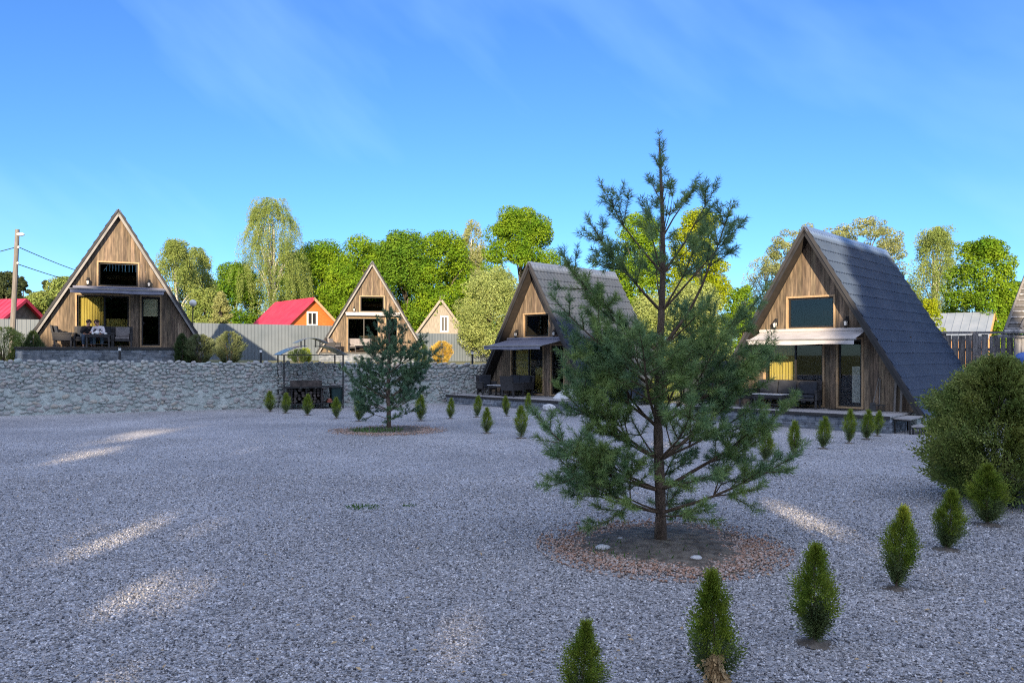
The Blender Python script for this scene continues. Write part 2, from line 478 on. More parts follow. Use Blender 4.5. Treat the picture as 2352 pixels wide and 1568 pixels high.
# ------------------------------------------------------------------ ground
W0 = Vector((-18.1, 27.2, 0)); WD = Vector((0.899, 0.438, 0)).normalized(); WN = Vector((0.438, -0.899, 0)).normalized()
def wall_top(t): return 1.95 - 0.012*t
def terrace_z(x, y): return 1.90 - 0.012*((Vector((x, y, 0)) - W0).dot(WD))

b = MB(); b.add([(-900,-400,-0.06),(900,-400,-0.06),(900,1500,-0.06),(-900,1500,-0.06)], [(0,1,2,3)])
tag(b.build("ground", m_grassland), kind="structure")
b = MB(); b.add([(-45,-9,0),(45,-9,0),(45,60,0),(-45,60,0)], [(0,1,2,3)])
tag(b.build("gravel_yard", m_gravel), kind="structure")
tp = [W0 + WD*t - WN*0.25 for t in (-12, 24.6)]
tv = [(tp[0].x, tp[0].y), (tp[1].x, tp[1].y), (tp[1].x, 160), (-160, 160), (-160, tp[0].y)]
b = MB(); b.add([(x, y, terrace_z(x, y)) for x, y in tv] + [(x, y, -0.2) for x, y in tv],
    [(0,1,2,3,4), (0,5,6,1), (1,6,7,2)])
tag(b.build("upper_terrace_ground", m_terrace), kind="structure")

def pebbles(n, xy, rad, seed, zoff=0.0):
    rs = np.random.RandomState(seed)
    cube = np.array([[-1,-1,-1],[1,-1,-1],[1,1,-1],[-1,1,-1],[-1,-1,1],[1,-1,1],[1,1,1],[-1,1,1]], float)*0.62
    fq = np.array([(0,3,2,1),(4,5,6,7),(0,1,5,4),(1,2,6,5),(2,3,7,6),(3,0,4,7)])
    v = cube[None] * (1 + rs.uniform(-0.42, 0.30, (n, 8, 3)))
    v *= np.stack([rs.uniform(0.8,1.35,n), rs.uniform(0.7,1.1,n), rs.uniform(0.45,0.8,n)], 1)[:, None]
    v *= rad[:, None, None]
    def rot(ax, a):
        c, s_ = np.cos(a), np.sin(a); m = np.zeros((n,3,3)); i, j = [(1,2),(0,2),(0,1)][ax]
        m[:,ax,ax] = 1; m[:,i,i] = c; m[:,j,j] = c; m[:,i,j] = -s_; m[:,j,i] = s_
        return m
    Q = rot(2, rs.uniform(0,6.28,n)) @ rot(0, rs.normal(0,0.45,n)) @ rot(1, rs.normal(0,0.45,n))
    v = np.einsum('nij,nkj->nki', Q, v)
    v[:,:,:2] += xy[:,None,:]
    v[:,:,2] += (rad*rs.uniform(-0.1,0.55,n) + zoff)[:,None]
    f = (fq[None] + (np.arange(n)*8)[:,None,None]).reshape(-1,4)
    return v.reshape(-1,3), f

BIG_PINE = Vector(gp(1517, 1250)); SMALL_PINE = Vector(gp(893, 987))
rs = np.random.RandomState(3)
PX, PR = [], []
for y0, y1, dens in ((4.6,7.5,1900),(7.5,10,1300),(10,14,650),(14,20,170)):
    wid = lambda y: 0.70*y + 0.8
    nn = int((y1-y0)*2*wid((y0+y1)/2)*dens)
    yy = rs.uniform(y0, y1, nn); xx = rs.uniform(-1, 1, nn)*wid(yy)
    PX.append(np.stack([xx, yy], 1)); PR.append(rs.uniform(0.0075, 0.0150, nn)*(1+0.25*(rs.rand(nn) > 0.93)))
PX = np.concatenate(PX); PR = np.concatenate(PR)
dd = np.hypot((PX[:,0]-BIG_PINE.x)/1.16, (PX[:,1]-BIG_PINE.y)/1.22) + 0.18*np.sin(PX[:,0]*5.1+PX[:,1]*3.3)
keep = dd > rs.uniform(0.92, 1.10, len(dd))
v, f = pebbles(keep.sum(), PX[keep], PR[keep], 5)
tag(np_mesh("gravel_stones", v, f, m_stone_peb), "grey crushed gravel covering the yard in the foreground", "gravel", kind="stuff")

# beds round the two pines: soil, then a ring of reddish chippings
def bed(c, rx, ry, name, seed, nstone):
    rnd = random.Random(seed)
    b = MB()
    ring = []
    for k in range(48):
        a = 2*PI*k/48
        q = 1 + 0.10*math.sin(a*3+seed) + 0.06*rnd.uniform(-1,1)
        ring.append((c[0]+rx*q*math.cos(a), c[1]+ry*q*math.sin(a), 0.004))
    mid = [(c[0]+(x-c[0])*0.55, c[1]+(y-c[1])*0.55, 0.03+0.02*rnd.random()) for x, y, z in ring]
    b.add(ring+mid+[(c[0], c[1], 0.07)], [(k, (k+1)%48, 48+(k+1)%48, 48+k) for k in range(48)] + [(48+k, 48+(k+1)%48, 96) for k in range(48)])
    tag(b.build(name, m_soil), kind="structure")
    rs = np.random.RandomState(seed)
    a = rs.uniform(0, 2*PI, nstone); rr = np.clip(rs.normal(0.76, 0.24, nstone), 0.15, 1.25)
    front = (np.sin(a) < 0.25) | (rs.rand(nstone) < 0.34)
    a, rr = a[front], rr[front]
    xy = np.stack([c[0]+rx*rr*np.cos(a), c[1]+ry*rr*np.sin(a)], 1)
    return pebbles(len(a), xy, rs.uniform(0.010, 0.021, len(a)), seed+1, 0.012)
v1, f1 = bed((BIG_PINE.x, BIG_PINE.y-0.05), 1.14, 1.15, "pine_bed_soil", 11, 11000)
tag(np_mesh("red_chippings", v1, f1, m_red_peb), "reddish stone chippings ringing the foot of the big pine", "chippings", kind="stuff")
v1, f1 = bed((SMALL_PINE.x, SMALL_PINE.y-0.1), 1.35, 1.3, "pine_bed_soil", 23, 6000)
tag(np_mesh("red_chippings", v1, f1, m_red_peb), "brownish chippings under the smaller distant pine", "chippings", kind="stuff")

# ------------------------------------------------------------------ unseen wood behind the camera, shaped to shade the yard
def shade_woodland():
    rs = np.random.RandomState(77)
    n = 125000
    l = rs.uniform(-42, 42, n); dep = rs.uniform(28, 34, n)
    z = rs.uniform(0.2, 26, n)
    # height of the shade edge (metres) at a distance in front of the viewer, for each lateral strip
    ls = [-42,-18.5,-18.0,-14.6,-13.5,-4.5,-3,3.5,5,6.0,6.3,8.7,9.1,9.9,10.5,16.4,16.9,42]
    zs = [2.3,2.3,4.75,4.75,2.2,2.2,3.4,3.4,2.9,2.9,1.32,1.32,2.9,2.9,7.2,6.8,1.9,1.9]
    ys = [30.5,30.5,32.5,32.5,31,33,33,32,25,25,25,24.5,24.5,24,24,28,29,29]
    prof = np.interp(l, ls, zs)+(np.interp(l, ls, ys)+dep)*math.tan(SUN_EL)
    prof = prof + 0.22*np.sin(l*2.1) + 0.18*np.sin(l*5.3+1)
    keep = z < prof
    h = np.array([-math.sin(SUN_AZ), -math.cos(SUN_AZ)]); lv = np.array([math.cos(SUN_AZ), -math.sin(SUN_AZ)])
    xy = l[:,None]*lv + dep[:,None]*h
    g = xy - h*(z/math.tan(SUN_EL))[:,None]
    for (px, py, rx, ry) in [(-4.75,9.4,0.34,0.95),(-3.12,6.95,0.28,0.6),(-10.2,21,0.35,1.9),(-9.4,17.0,0.3,0.9),(4.05,9.9,0.24,1.2)]:  # leaves dropped so that sun patches land on these ground spots
        r = np.hypot((g[:,0]-px)/(rx+0.30), (g[:,1]-py)/(ry+0.35))
        keep &= ~((r < 1.0) & (rs.rand(n) < 0.945))
    xy, z = xy[keep], z[keep]; n = len(z)
    c = np.column_stack([xy, z])
    a = rs.normal(size=(n,3)); a /= np.linalg.norm(a,axis=1)[:,None]
    bb = np.cross(a, rs.normal(size=(n,3))); bb /= np.linalg.norm(bb,axis=1)[:,None]
    s = rs.uniform(0.30,0.52,n)[:,None]
    v = np.stack([c-a*s, c-bb*s*0.7, c+a*s, c+bb*s*0.7], 1).reshape(-1,3)
    f = np.arange(n*4).reshape(-1,4)
    # trunks in the same mass
    tv, tf = [], []
    for k in range(16):
        x = -40+k*5.3+rs.uniform(-1,1); y = -30-rs.uniform(0,3)
        q = len(v)+len(tv)
        for zz, r in ((-0.1,0.28),(17,0.1)):
            for w in range(6): tv.append((x+r*math.cos(w*PI/3), y+r*math.sin(w*PI/3), zz))
        for w in range(6): tf.append((q+w, q+(w+1)%6, q+6+(w+1)%6, q+6+w))
    v = np.concatenate([v, np.array(tv)]); f = np.concatenate([f, np.array(tf)])
    tag(np_mesh("shade_woodland", v, f, m_wood_dark), "unseen leafy wood behind the viewer, shaped to shade the yard", "shade_woodland", kind="stuff")
shade_woodland()

# ------------------------------------------------------------------ retaining wall of fieldstone
def retaining_wall():
    rnd = random.Random(5)
    root = empty("retaining_wall", W0, math.atan2(WD.y, WD.x), "long low fieldstone retaining wall set in mortar below the terrace", "wall")
    T0, T1 = -12.0, 24.5
    # core with an undulating mortar face
    nx, nz = 240, 14
    vs, fs = [], []
    for i in range(nx+1):
        t = T0+(T1-T0)*i/nx
        for j in range(nz+1):
            z = -0.1+(wall_top(t)-0.03+0.1)*j/nz
            y = -0.02+0.045*mnoise.noise(Vector((t*2.2, z*2.6, 3)))+0.02*mnoise.noise(Vector((t*7, z*7, 9))) - 0.035*(1-j/nz)
            vs.append((t, y, z))
    for i in range(nx):
        for j in range(nz):
            a = i*(nz+1)+j
            fs.append((a, a+nz+1, a+nz+2, a+1))
    n0 = len(vs)
    for t in (T0, T1):
        vs += [(t, 0.4, -0.1), (t, 0.4, wall_top(t)-0.03), (t, 0.0, wall_top(t)-0.03)]
    fs += [(n0+2, n0+5, n0+4, n0+1), (nx*(nz+1), n0+3, n0+4, nx*(nz+1)+nz)]
    b = MB(); b.add(vs, fs); b.build("mortar_core", m_mortar, root, smooth=True)
    # stones
    verts, faces = [], []
    bm = bmesh.new(); bmesh.ops.create_icosphere(bm, subdivisions=2, radius=1)
    sv = np.array([v.co[:] for v in bm.verts]); sf = np.array([[v.index for v in f.verts] for f in bm.faces]); bm.free()
    rs = np.random.RandomState(9)
    z = 0.06; k = 0
    while z < 2.0:
        rowh = rnd.uniform(0.085, 0.145)
        t = T0+rnd.random()*0.2
        while t < T1:
            w = rnd.uniform(0.10, 0.28)
            top = wall_top(t)
            zc = z+rowh/2+rnd.uniform(-0.055, 0.055)
            hh = rowh*rnd.uniform(0.7, 1.3)*(0.85+0.6*w)
            if zc+hh*0.4 < top+0.06:
                upper = zc > top-0.78
                if not (not upper and rnd.random() < 0.30):
                    prot = rnd.uniform(0.04, 0.085) if upper else rnd.uniform(0.0, 0.05)
                    p = np.sign(sv)*np.abs(sv)**0.93
                    off = rs.uniform(0, 40, 3)
                    q = 1+0.20*np.array([mnoise.noise(Vector(x*1.4+off)) for x in sv])[:,None]
                    p = p*q*np.array([w*0.52, prot+0.03, hh*0.56])
                    an = rnd.uniform(-0.4, 0.4)
                    ca, sa = math.cos(an), math.sin(an)
                    p = np.column_stack([p[:,0]*ca-p[:,2]*sa, p[:,1], p[:,0]*sa+p[:,2]*ca])
                    p += np.array([t+w/2, -0.02 if upper else -0.04, zc])
                    verts.append(p); faces.append(sf+len(sv)*k); k += 1
            t += w*rnd.uniform(0.93, 1.15)
        z += rowh*0.93
    o = np_mesh("stone_facing", np.concatenate(verts), np.concatenate(faces), m_fieldstone, root, smooth=True)
    return root
retaining_wall()

# ------------------------------------------------------------------ cabins
HC, HW = 5.50, 3.20          # height, half width at the deck, front overhang
def cab_root(apex_px, d, phi_deg, zdeck, label, OV):
    phi = R(phi_deg)
    X = (apex_px-CX)/FPX*d
    n = Vector((-math.sin(phi), -math.cos(phi), 0))
    c = Vector((X, d, 0)) - n*OV
    return empty("a_frame_cabin", (c.x, c.y, zdeck), -phi, label, "cabin", "A-frame cabins round the gravel yard")

OPEN_WIN = (-0.80, 0.78, 2.48, 3.56)
OPEN_GLZ = (-1.58, 0.44, 0.02, 2.20)
OPEN_DOOR = (0.80, 1.62, 0.02, 2.20)

def plank_wall(rnd, y0=0.0, openings=(), face=-1, step=0.145):
    b = MB()
    xs = []
    x = -HW+0.05
    while x < HW-0.05:
        xs.append(x); x += step*rnd.uniform(0.9, 1.1)
    xs += [HW-0.05, 0.0] + [o[0] for o in openings] + [o[1] for o in openings]
    xs = sorted(set(round(v, 4) for v in xs))
    zt = lambda x: HC*(1-abs(x)/HW)-0.06
    for a, c in zip(xs[:-1], xs[1:]):
        if c-a < 0.012: continue
        m_ = (a+c)/2
        cuts = [(0.0, None)]
        iv = []
        z = 0.0
        for o in sorted((o for o in openings if o[0] <= m_ <= o[1]), key=lambda o: o[2]):
            if o[2]-z > 0.02: iv.append((z, o[2]))
            z = o[3]
        iv.append((z, None))
        dpt = rnd.uniform(0.018, 0.034)
        g = 0.0022
        for z0, z1 in iv:
            if z1 is None:
                za, zc = zt(a+g), zt(c-g)
                if max(za, zc) <= z0: continue
                za, zc = max(za, z0+0.003), max(zc, z0+0.003)
            else: za = zc = z1
            ya, yb = (y0-dpt, y0+0.02) if face < 0 else (y0-0.02, y0+dpt)
            b.hexa([(a+g,ya,z0),(c-g,ya,z0),(c-g,yb,z0),(a+g,yb,z0),(a+g,ya,za),(c-g,ya,zc),(c-g,yb,zc),(a+g,yb,za)])
    return b

def roof_side(s, L, OV):
    """metal tile sheet of one slope, real waves and steps"""
    ax, az = 0.0, HC+0.16
    ex, ez = s*(HW+0.20), -0.10
    dv = Vector((ex-ax, 0, ez-az)); ln = dv.length; dv.normalize()
    nv = Vector((-dv.z*s, 0, dv.x*s))
    if nv.z < 0: nv = -nv
    pit = 0.395; rows = int(ln/pit)
    pit = ln/rows
    lines = []
    for r in range(rows):
        lines += [(r*pit-0.035, 0.0), ((r+1)*pit-0.004, 0.048)]
    lines.append((ln, 0.004))
    per, ns = 0.215, 6
    nu = int(L/per*ns)
    us = np.arange(nu+1)/nu*L-OV
    ph = np.arange(nu+1)*2*PI/ns
    wv = 0.042*(0.5+0.5*np.cos(ph))**1.4
    V = []
    for v, off in lines:
        base = Vector((ax, 0, az))+dv*v
        o = off+wv
        V.append(np.column_stack([base.x+nv.x*o, us, base.z+nv.z*o]))
    V = np.concatenate(V)
    m = nu+1
    i, j = np.meshgrid(np.arange(len(lines)-1), np.arange(nu), indexing='ij')
    a = (i*m+j).ravel()
    F = np.column_stack([a, a+1, a+m+1, a+m])
    if s > 0: F = F[:, ::-1]
    return V, F, dv, nv, ln

def make_cabin(root, OV, L, roofm, rakem, awn_ext, awn_m, seed, curtain=(True, False), rear_glow=False, win_open=False, poster=False, awn_drop=0.30):
    rnd = random.Random(seed)
    plank_wall(rnd, 0.0, (OPEN_WIN, OPEN_GLZ, OPEN_DOOR)).build("front_wall", m_plank, root)
    plank_wall(rnd, L-2*OV, (), face=1).build("rear_wall", m_plank, root)
    b = MB()
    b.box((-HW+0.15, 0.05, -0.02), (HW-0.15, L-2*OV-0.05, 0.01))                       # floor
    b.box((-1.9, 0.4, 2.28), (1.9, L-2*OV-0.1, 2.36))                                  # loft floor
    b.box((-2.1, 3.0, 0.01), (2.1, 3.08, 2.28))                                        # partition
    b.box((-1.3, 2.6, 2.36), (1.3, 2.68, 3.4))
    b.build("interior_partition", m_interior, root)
    for s in (-1, 1):
        V, F, dv, nv, ln = roof_side(s, L, OV)
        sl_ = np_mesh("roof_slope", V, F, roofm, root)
        # boarded underside
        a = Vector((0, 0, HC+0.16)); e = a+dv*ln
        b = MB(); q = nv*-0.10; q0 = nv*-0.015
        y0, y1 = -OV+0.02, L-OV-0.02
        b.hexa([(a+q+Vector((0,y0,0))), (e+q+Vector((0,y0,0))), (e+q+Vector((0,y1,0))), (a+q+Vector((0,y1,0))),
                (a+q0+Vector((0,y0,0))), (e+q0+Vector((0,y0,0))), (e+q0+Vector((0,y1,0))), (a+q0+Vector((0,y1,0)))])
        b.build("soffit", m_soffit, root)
        b = MB(); q = nv*-0.12; q0 = nv*0.035
        y0, y1 = -OV-0.02, -OV+0.018
        lo = Vector((0, 0, 0))
        b.hexa([(a+q+Vector((0,y0,0.0))), (e+q+Vector((0,y0,0))), (e+q+Vector((0,y1,0))), (a+q+Vector((0,y1,0))),
                (a+q0+Vector((0,y0,0))), (e+q0+Vector((0,y0,0))), (e+q0+Vector((0,y1,0))), (a+q0+Vector((0,y1,0)))])
        b.build("rake_board", rakem, root)
        b = MB()
        p0 = a+nv*0.037; p1 = e+nv*0.037
        for (qa, qb, yy0, yy1) in ((0.0, 0.026, -OV-0.05, -OV+0.03), (-0.06, 0.0, -OV-0.05, -OV-0.023)):
            b.hexa([p0+nv*qa+Vector((0,yy0,0)), p1+nv*qa+Vector((0,yy0,0)), p1+nv*qa+Vector((0,yy1,0)), p0+nv*qa+Vector((0,yy1,0)),
                    p0+nv*qb+Vector((0,yy0,0)), p1+nv*qb+Vector((0,yy0,0)), p1+nv*qb+Vector((0,yy1,0)), p0+nv*qb+Vector((0,yy1,0))])
        b.build("verge_flashing", m_flash, root)
    # ridge cap
    b = MB()
    for s in (-1, 1):
        a = Vector((0, 0, HC+0.245)); dv = Vector((s*(HW+0.2), 0, -(HC+0.26))).normalized()
        e = a+dv*0.22; dn = Vector((0,0,-0.03))
        y0, y1 = -OV-0.055, L-OV+0.03
        b.hexa([a+dn+Vector((0,y0,0)), e+dn+Vector((0,y0,0)), e+dn+Vector((0,y1,0)), a+dn+Vector((0,y1,0)),
                a+Vector((0,y0,0)), e+Vector((0,y0,0)), e+Vector((0,y1,0)), a+Vector((0,y1,0))])
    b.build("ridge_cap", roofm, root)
    # windows and door
    def frame(x0, x1, z0, z1, w, ya, yb):
        b = MB()
        b.box((x0, ya, z0), (x0+w, yb, z1)); b.box((x1-w, ya, z0), (x1, yb, z1))
        b.box((x0+w, ya, z0), (x1-w, yb, z0+w)); b.box((x0+w, ya, z1-w), (x1-w, yb, z1))
        return b
    def glazed(name, o, trim, mull=(), rec=0.07):
        x0, x1, z0, z1 = o
        w = frame(x0-0.002, x1+0.002, z0-0.002, z1+0.002, 0.06, -0.045, 0.12).build(name, trim, root)
        fb = frame(x0+0.062, x1-0.062, z0+0.062, z1-0.062, 0.05, rec-0.03, rec+0.03)
        for mx_ in mull: fb.box((mx_-0.03, rec-0.032, z0+0.11), (mx_+0.03, rec+0.032, z1-0.11))
        fb.build("window_frame" if "door" not in name else "door_frame", m_dark_frame, w)
        g = MB(); g.box((x0+0.1, rec-0.004, z0+0.1), (x1-0.1, rec+0.004, z1-0.1)); g.build("glass_pane", m_glass, w)
        return w
    gw = glazed("gable_window", OPEN_WIN, m_trim)
    b = MB()
    b.box((-0.74, -0.13, 2.445), (0.72, -0.046, 2.476)); b.build("window_sill", m_rake_dark, gw)
    b = MB(); b.box((-0.55, 2.4, 3.02), (0.62, 2.47, 3.2)); b.build("loft_beam", m_trim, gw)
    lw = glazed("front_window", OPEN_GLZ, m_trim, mull=(-0.52,))
    def drape(x0, x1, z0, z1, y, amp):
        vs, fs = [], []
        n = 46
        for i in range(n+1):
            x = x0+(x1-x0)*i/n
            yy = y+amp*math.sin(i*1.25)+amp*0.5*math.sin(i*0.47)
            vs += [(x, yy, z0), (x, yy, z1)]
        for i in range(n): fs.append((2*i, 2*i+2, 2*i+3, 2*i+1))
        return MB().add(vs, fs)
    if curtain[0]: drape(-1.46, -0.56, 0.12, 2.1, 0.20, 0.02).build("curtain", m_curtain, lw, smooth=True)
    if curtain[1]: drape(-0.48, 0.34, 0.12, 1.2, 0.42, 0.02).build("curtain", m_curtain, lw, smooth=True)
    dr = glazed("door", OPEN_DOOR, m_trim)
    b = MB(); b.box((0.90, 0.0, 0.95), (0.93, 0.035, 1.08)); b.tube([(0.915, -0.02, 1.02), (0.99, -0.02, 1.02)], 0.011, 6); b.build("door_handle", m_black, dr)
    if rear_glow:
        b = MB(); b.box((0.93, 0.13, 1.32), (1.49, 0.145, 2.05)); b.build("door_rear_glow", m_rear_glow, dr)  # panel put in for the light seen through from the rear
    if poster:
        b = MB(); b.box((1.23, 0.125, 0.2), (1.47, 0.135, 1.32)); b.build("door_panel", m_paper, dr)
    # wall lanterns
    for sx in (-1.12, 1.14):
        b = MB()
        b.box((sx-0.05, -0.06, 2.62), (sx+0.05, -0.035, 2.86))
        b.tube([(sx, -0.05, 2.78), (sx, -0.13, 2.86), (sx, -0.17, 2.80)], 0.013, 6)
        b.lathe([(0.02,0.13),(0.085,0.06),(0.075,0.045)], 8, (sx, -0.17, 2.67))
        b.lathe([(0.055,-0.12),(0.062,-0.10),(0.02,-0.16)][::-1], 8, (sx, -0.17, 2.67))
        for k in range(4):
            w = PI/4+k*PI/2
            b.tube([(sx+0.055*math.cos(w), -0.17+0.055*math.sin(w), 2.565), (sx+0.075*math.cos(w), -0.17+0.075*math.sin(w), 2.72)], 0.007, 4)
        lp = b.build("wall_lantern", m_black, root)
        g = MB(); g.lathe([(0.045,-0.09),(0.062,0.04)], 8, (sx, -0.17, 2.67)); g.build("lantern_glass", m_lampglass, lp)
    # awning
    x0, x1 = -1.62, 1.70
    za = 2.42; zf = za-awn_drop
    yw = -0.06
    if awn_ext > 0.3:
        vs, fs = [], []
        nx, ny = 24, 6
        for i in range(nx+1):
            u = i/nx
            for j in range(ny+1):
                w = j/ny
                sag = 0.03*math.sin(PI*w)*(0.6+0.4*math.sin(u*9))+0.012*math.sin(u*17)*w
                vs.append((x0+(x1-x0)*u, yw-0.06-awn_ext*w, za+(zf-za)*w-sag))
        for i in range(nx+1):
            u = i/nx
            vs.append((x0+(x1-x0)*u, yw-0.065-awn_ext+0.012*math.sin(u*31), zf-0.15-0.012*math.sin(u*9+seed)))
        for i in range(nx):
            for j in range(ny):
                a = i*(ny+1)+j
                fs.append((a, a+1, a+ny+2, a+ny+1))
            q = (nx+1)*(ny+1)
            fs.append((i*(ny+1)+ny, q+i, q+i+1, (i+1)*(ny+1)+ny))
        aw = MB().add(vs, fs).build("awning", awn_m, root, smooth=True)
        b = MB(); b.tube([(x0-0.04, yw-0.06-awn_ext, zf), (x1+0.06, yw-0.06-awn_ext, zf)], 0.028, 8); b.build("awning_bar", m_rake, aw)
        for sx in (x0+0.25, x1-0.25):
            b = MB()
            ms = Vector((sx, yw-0.06-awn_ext*0.5, (za+zf)/2-0.10))
            el = ms+Vector((0.35 if sx < 0 else -0.35, 0, -0.02))
            b.tube([(sx, yw-0.02, za-0.08), el, (sx, yw-0.06-awn_ext, zf-0.02)], 0.02, 6)
            b.build("awning_arm", m_white, aw)
    else:
        b = MB(); b.box((x0, yw-0.06-awn_ext, za-0.14), (x1, yw-0.05, za-0.02)); aw = b.build("awning", awn_m, root, bevel=0.02)
    b = MB(); b.tube([(x0-0.03, yw-0.07, za+0.03), (x1+0.05, yw-0.07, za+0.03)], 0.06, 10); b.build("awning_roller", awn_m, aw)
    return root

c1 = cab_root(272, 31.8, -24.8, 2.46, "sunlit brown A-frame cabin behind the stone wall with two people on its deck", 0.22)
c2 = cab_root(855, 48.4, -10.3, 2.30, "farthest and smallest looking A-frame cabin, between the orange house and the grey gable", 0.22)
c3 = cab_root(1214.5, 32.9, 45, 0.40, "A-frame cabin with grey tile roof half hidden behind the big pine", 0.5)
c4 = cab_root(1848, 24.2, 43, 0.49, "large A-frame cabin with dark tile roof toned to a blue sky sheen nearest the right edge", 0.5)
make_cabin(c1, 0.22, 7.6, m_rooftile, m_rake, 1.45, m_awning, 1, curtain=(True, True), rear_glow=True, awn_drop=0.14)
make_cabin(c2, 0.22, 7.6, m_rooftile, m_rake, 0.2, m_awning_l, 2, curtain=(False, False))
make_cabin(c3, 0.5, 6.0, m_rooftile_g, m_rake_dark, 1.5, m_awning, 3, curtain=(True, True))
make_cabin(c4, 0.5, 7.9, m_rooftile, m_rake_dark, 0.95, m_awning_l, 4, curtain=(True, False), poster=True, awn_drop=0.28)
def cw(c, x, y, z=0.0):
    a = c.rotation_euler.z
    return Vector((c.location.x+x*math.cos(a)-y*math.sin(a), c.location.y+x*math.sin(a)+y*math.cos(a), c.location.z+z))

# ------------------------------------------------------------------ decks
def make_deck(c, x0, x1, front, zbase, label, seed, back=0.0):
    rnd = random.Random(seed)
    root = empty("cabin_deck", c.location, c.rotation_euler.z, label, "deck", "stone clad decks in front of the cabins")
    h = c.location.z-zbase
    b = MB()
    y = -front
    while y < back-0.02:
        yb = min(y+0.14, back)
        b.box((x0-0.04, y-0.03, -0.045), (x1+0.04, yb-0.036, -0.006)); y += 0.14
    b.build("deck_boards", m_deckboard, root)
    b = MB(); b.box((x0+0.02, -front+0.02, -h-0.1), (x1-0.02, back, -0.05)); b.build("deck_core", m_mortar, root)
    b = MB(); b.box((x0-0.035, -front-0.05, -0.10), (x1+0.035, -front-0.032, -0.008)); b.build("edge_board", m_rake_dark, root)
    b = MB()
    def course(p0, ux, length, out):
        z = -h-0.03
        while z < -0.11:
            hh = min(rnd.uniform(0.055, 0.105), -0.105-z)
            t = -rnd.uniform(0, 0.3)
            while t < length:
                w = rnd.uniform(0.18, 0.55)
                a, e = max(t, 0), min(t+w, length)
                if e-a > 0.03 and hh > 0.015:
                    d = rnd.uniform(0.0, 0.025)
                    A = p0+ux*(a+0.003); B = p0+ux*(e-0.003); o = out*d; q = out*-0.03
                    b.hexa([A+o+Vector((0,0,z)), B+o+Vector((0,0,z)), B+q+Vector((0,0,z)), A+q+Vector((0,0,z)),
                            A+o+Vector((0,0,z+hh-0.006)), B+o+Vector((0,0,z+hh-0.006)), B+q+Vector((0,0,z+hh-0.006)), A+q+Vector((0,0,z+hh-0.006))])
                t += w
            z += hh
    course(Vector((x0, -front, 0)), Vector((1,0,0)), x1-x0, Vector((0,-1,0)))
    course(Vector((x1, -front, 0)), Vector((0,1,0)), front+back, Vector((1,0,0)))
    course(Vector((x0, back, 0)), Vector((0,-1,0)), front+back, Vector((-1,0,0)))
    b.build("ledgestone_cladding", m_ledge, root)
    # plinth under the cabin
    b = MB(); b.box((-HW+0.1, back+0.01, -h-0.1), (HW-0.1, 6.0, -0.03)); b.build("plinth", m_mortar, root)
    return root
dk1 = make_deck(c1, -3.35, 3.0, 2.1, 1.86, "blue grey stone deck under the two seated people", 1)
dk2 = make_deck(c2, -3.1, 3.1, 2.0, 1.6, "stone deck of the far cabin above the wall behind the barbecue", 2)
dk3 = make_deck(c3, -3.4, 3.2, 2.2, 0.0, "low stone deck of the grey roofed cabin beside the white rubble", 3)
dk4 = make_deck(c4, -3.1, 2.95, 2.0, 0.0, "low stone deck of the blue roofed cabin with metal steps at its end", 4)
# steps at the end of the right deck
for (x, y0, y1, zt_, w) in ((3.0, -1.75, -0.55, -0.06, 0.42), (3.46, -1.75, -0.55, -0.25, 0.42)):
    b = MB()
    for yy in (y0, y1-0.04):
        for xx in (x, x+w-0.04):
            b.box((xx, yy, -0.49), (xx+0.04, yy+0.04, zt_-0.081))
    b.box((x, y0, zt_-0.08), (x+w, y0+0.04, zt_-0.041)); b.box((x, y1-0.04, zt_-0.08), (x+w, y1, zt_-0.041))
    st = b.build("deck_step", m_black, dk4)
    b = MB(); b.box((x-0.01, y0-0.01, zt_-0.04), (x+w, y1+0.01, zt_))
    b.build("step_tread", m_deckboard, st)

# ------------------------------------------------------------------ deck furniture
def make_seat(name, w, label, cat, group, loc, rz, cush=None, ncush=1):
    cush = cush or m_cushion
    r = empty(name, loc, rz, label, cat, group)
    d = 0.70
    MB().box((-w/2+0.09, -d/2, 0.24), (w/2-0.09, d/2-0.10, 0.33)).build("seat", m_wicker, r, bevel=0.015)
    for s in (-1, 1):
        xa, xb = (s*(w/2-0.09), s*w/2) if s > 0 else (s*w/2, s*(w/2-0.09))
        b = MB(); b.box((xa, -d/2, 0.52), (xb, d/2-0.06, 0.58))
        b.box((xa+0.01, -d/2+0.03, 0.26), (xb-0.01, d/2-0.08, 0.519)); b.build("arm", m_wicker, r, bevel=0.012)
    b = MB()
    n = 8
    for i in range(n):                 # curved, raked back
        z0, z1 = 0.26+i*0.075, 0.26+(i+1)*0.075
        f = lambda z: d/2-0.10+0.10*((z-0.26)/0.6)**1.6
        b.hexa([(-w/2,f(z0),z0),(w/2,f(z0),z0),(w/2,f(z0)+0.06,z0),(-w/2,f(z0)+0.06,z0),(-w/2,f(z1),z1),(w/2,f(z1),z1),(w/2,f(z1)+0.06,z1),(-w/2,f(z1)+0.06,z1)])
    b.build("backrest", m_wicker, r)
    for sx in (-1, 1):
        for yy in (-d/2+0.035, d/2-0.10):
            MB().box((sx*(w/2-0.045)-0.03, yy-0.03, 0), (sx*(w/2-0.045)+0.03, yy+0.03, 0.255)).build("leg", m_wicker, r)
    cwid = (w-0.2)/ncush
    for k in range(ncush):
        xc = -w/2+0.1+cwid*(k+0.5)
        MB().box((xc-cwid/2+0.006, -d/2+0.02, 0.335), (xc+cwid/2-0.006, d/2-0.14, 0.42)).build("seat_cushion", cush, r, bevel=0.03)
        Mx = Matrix.Translation((xc, d/2-0.15, 0.62)) @ Matrix.Rotation(R(-12), 4, 'X')
        MB().box((-cwid/2+0.01, -0.06, -0.2), (cwid/2-0.01, 0.06, 0.22), Mx).build("back_cushion", cush, r, bevel=0.03)
    return r
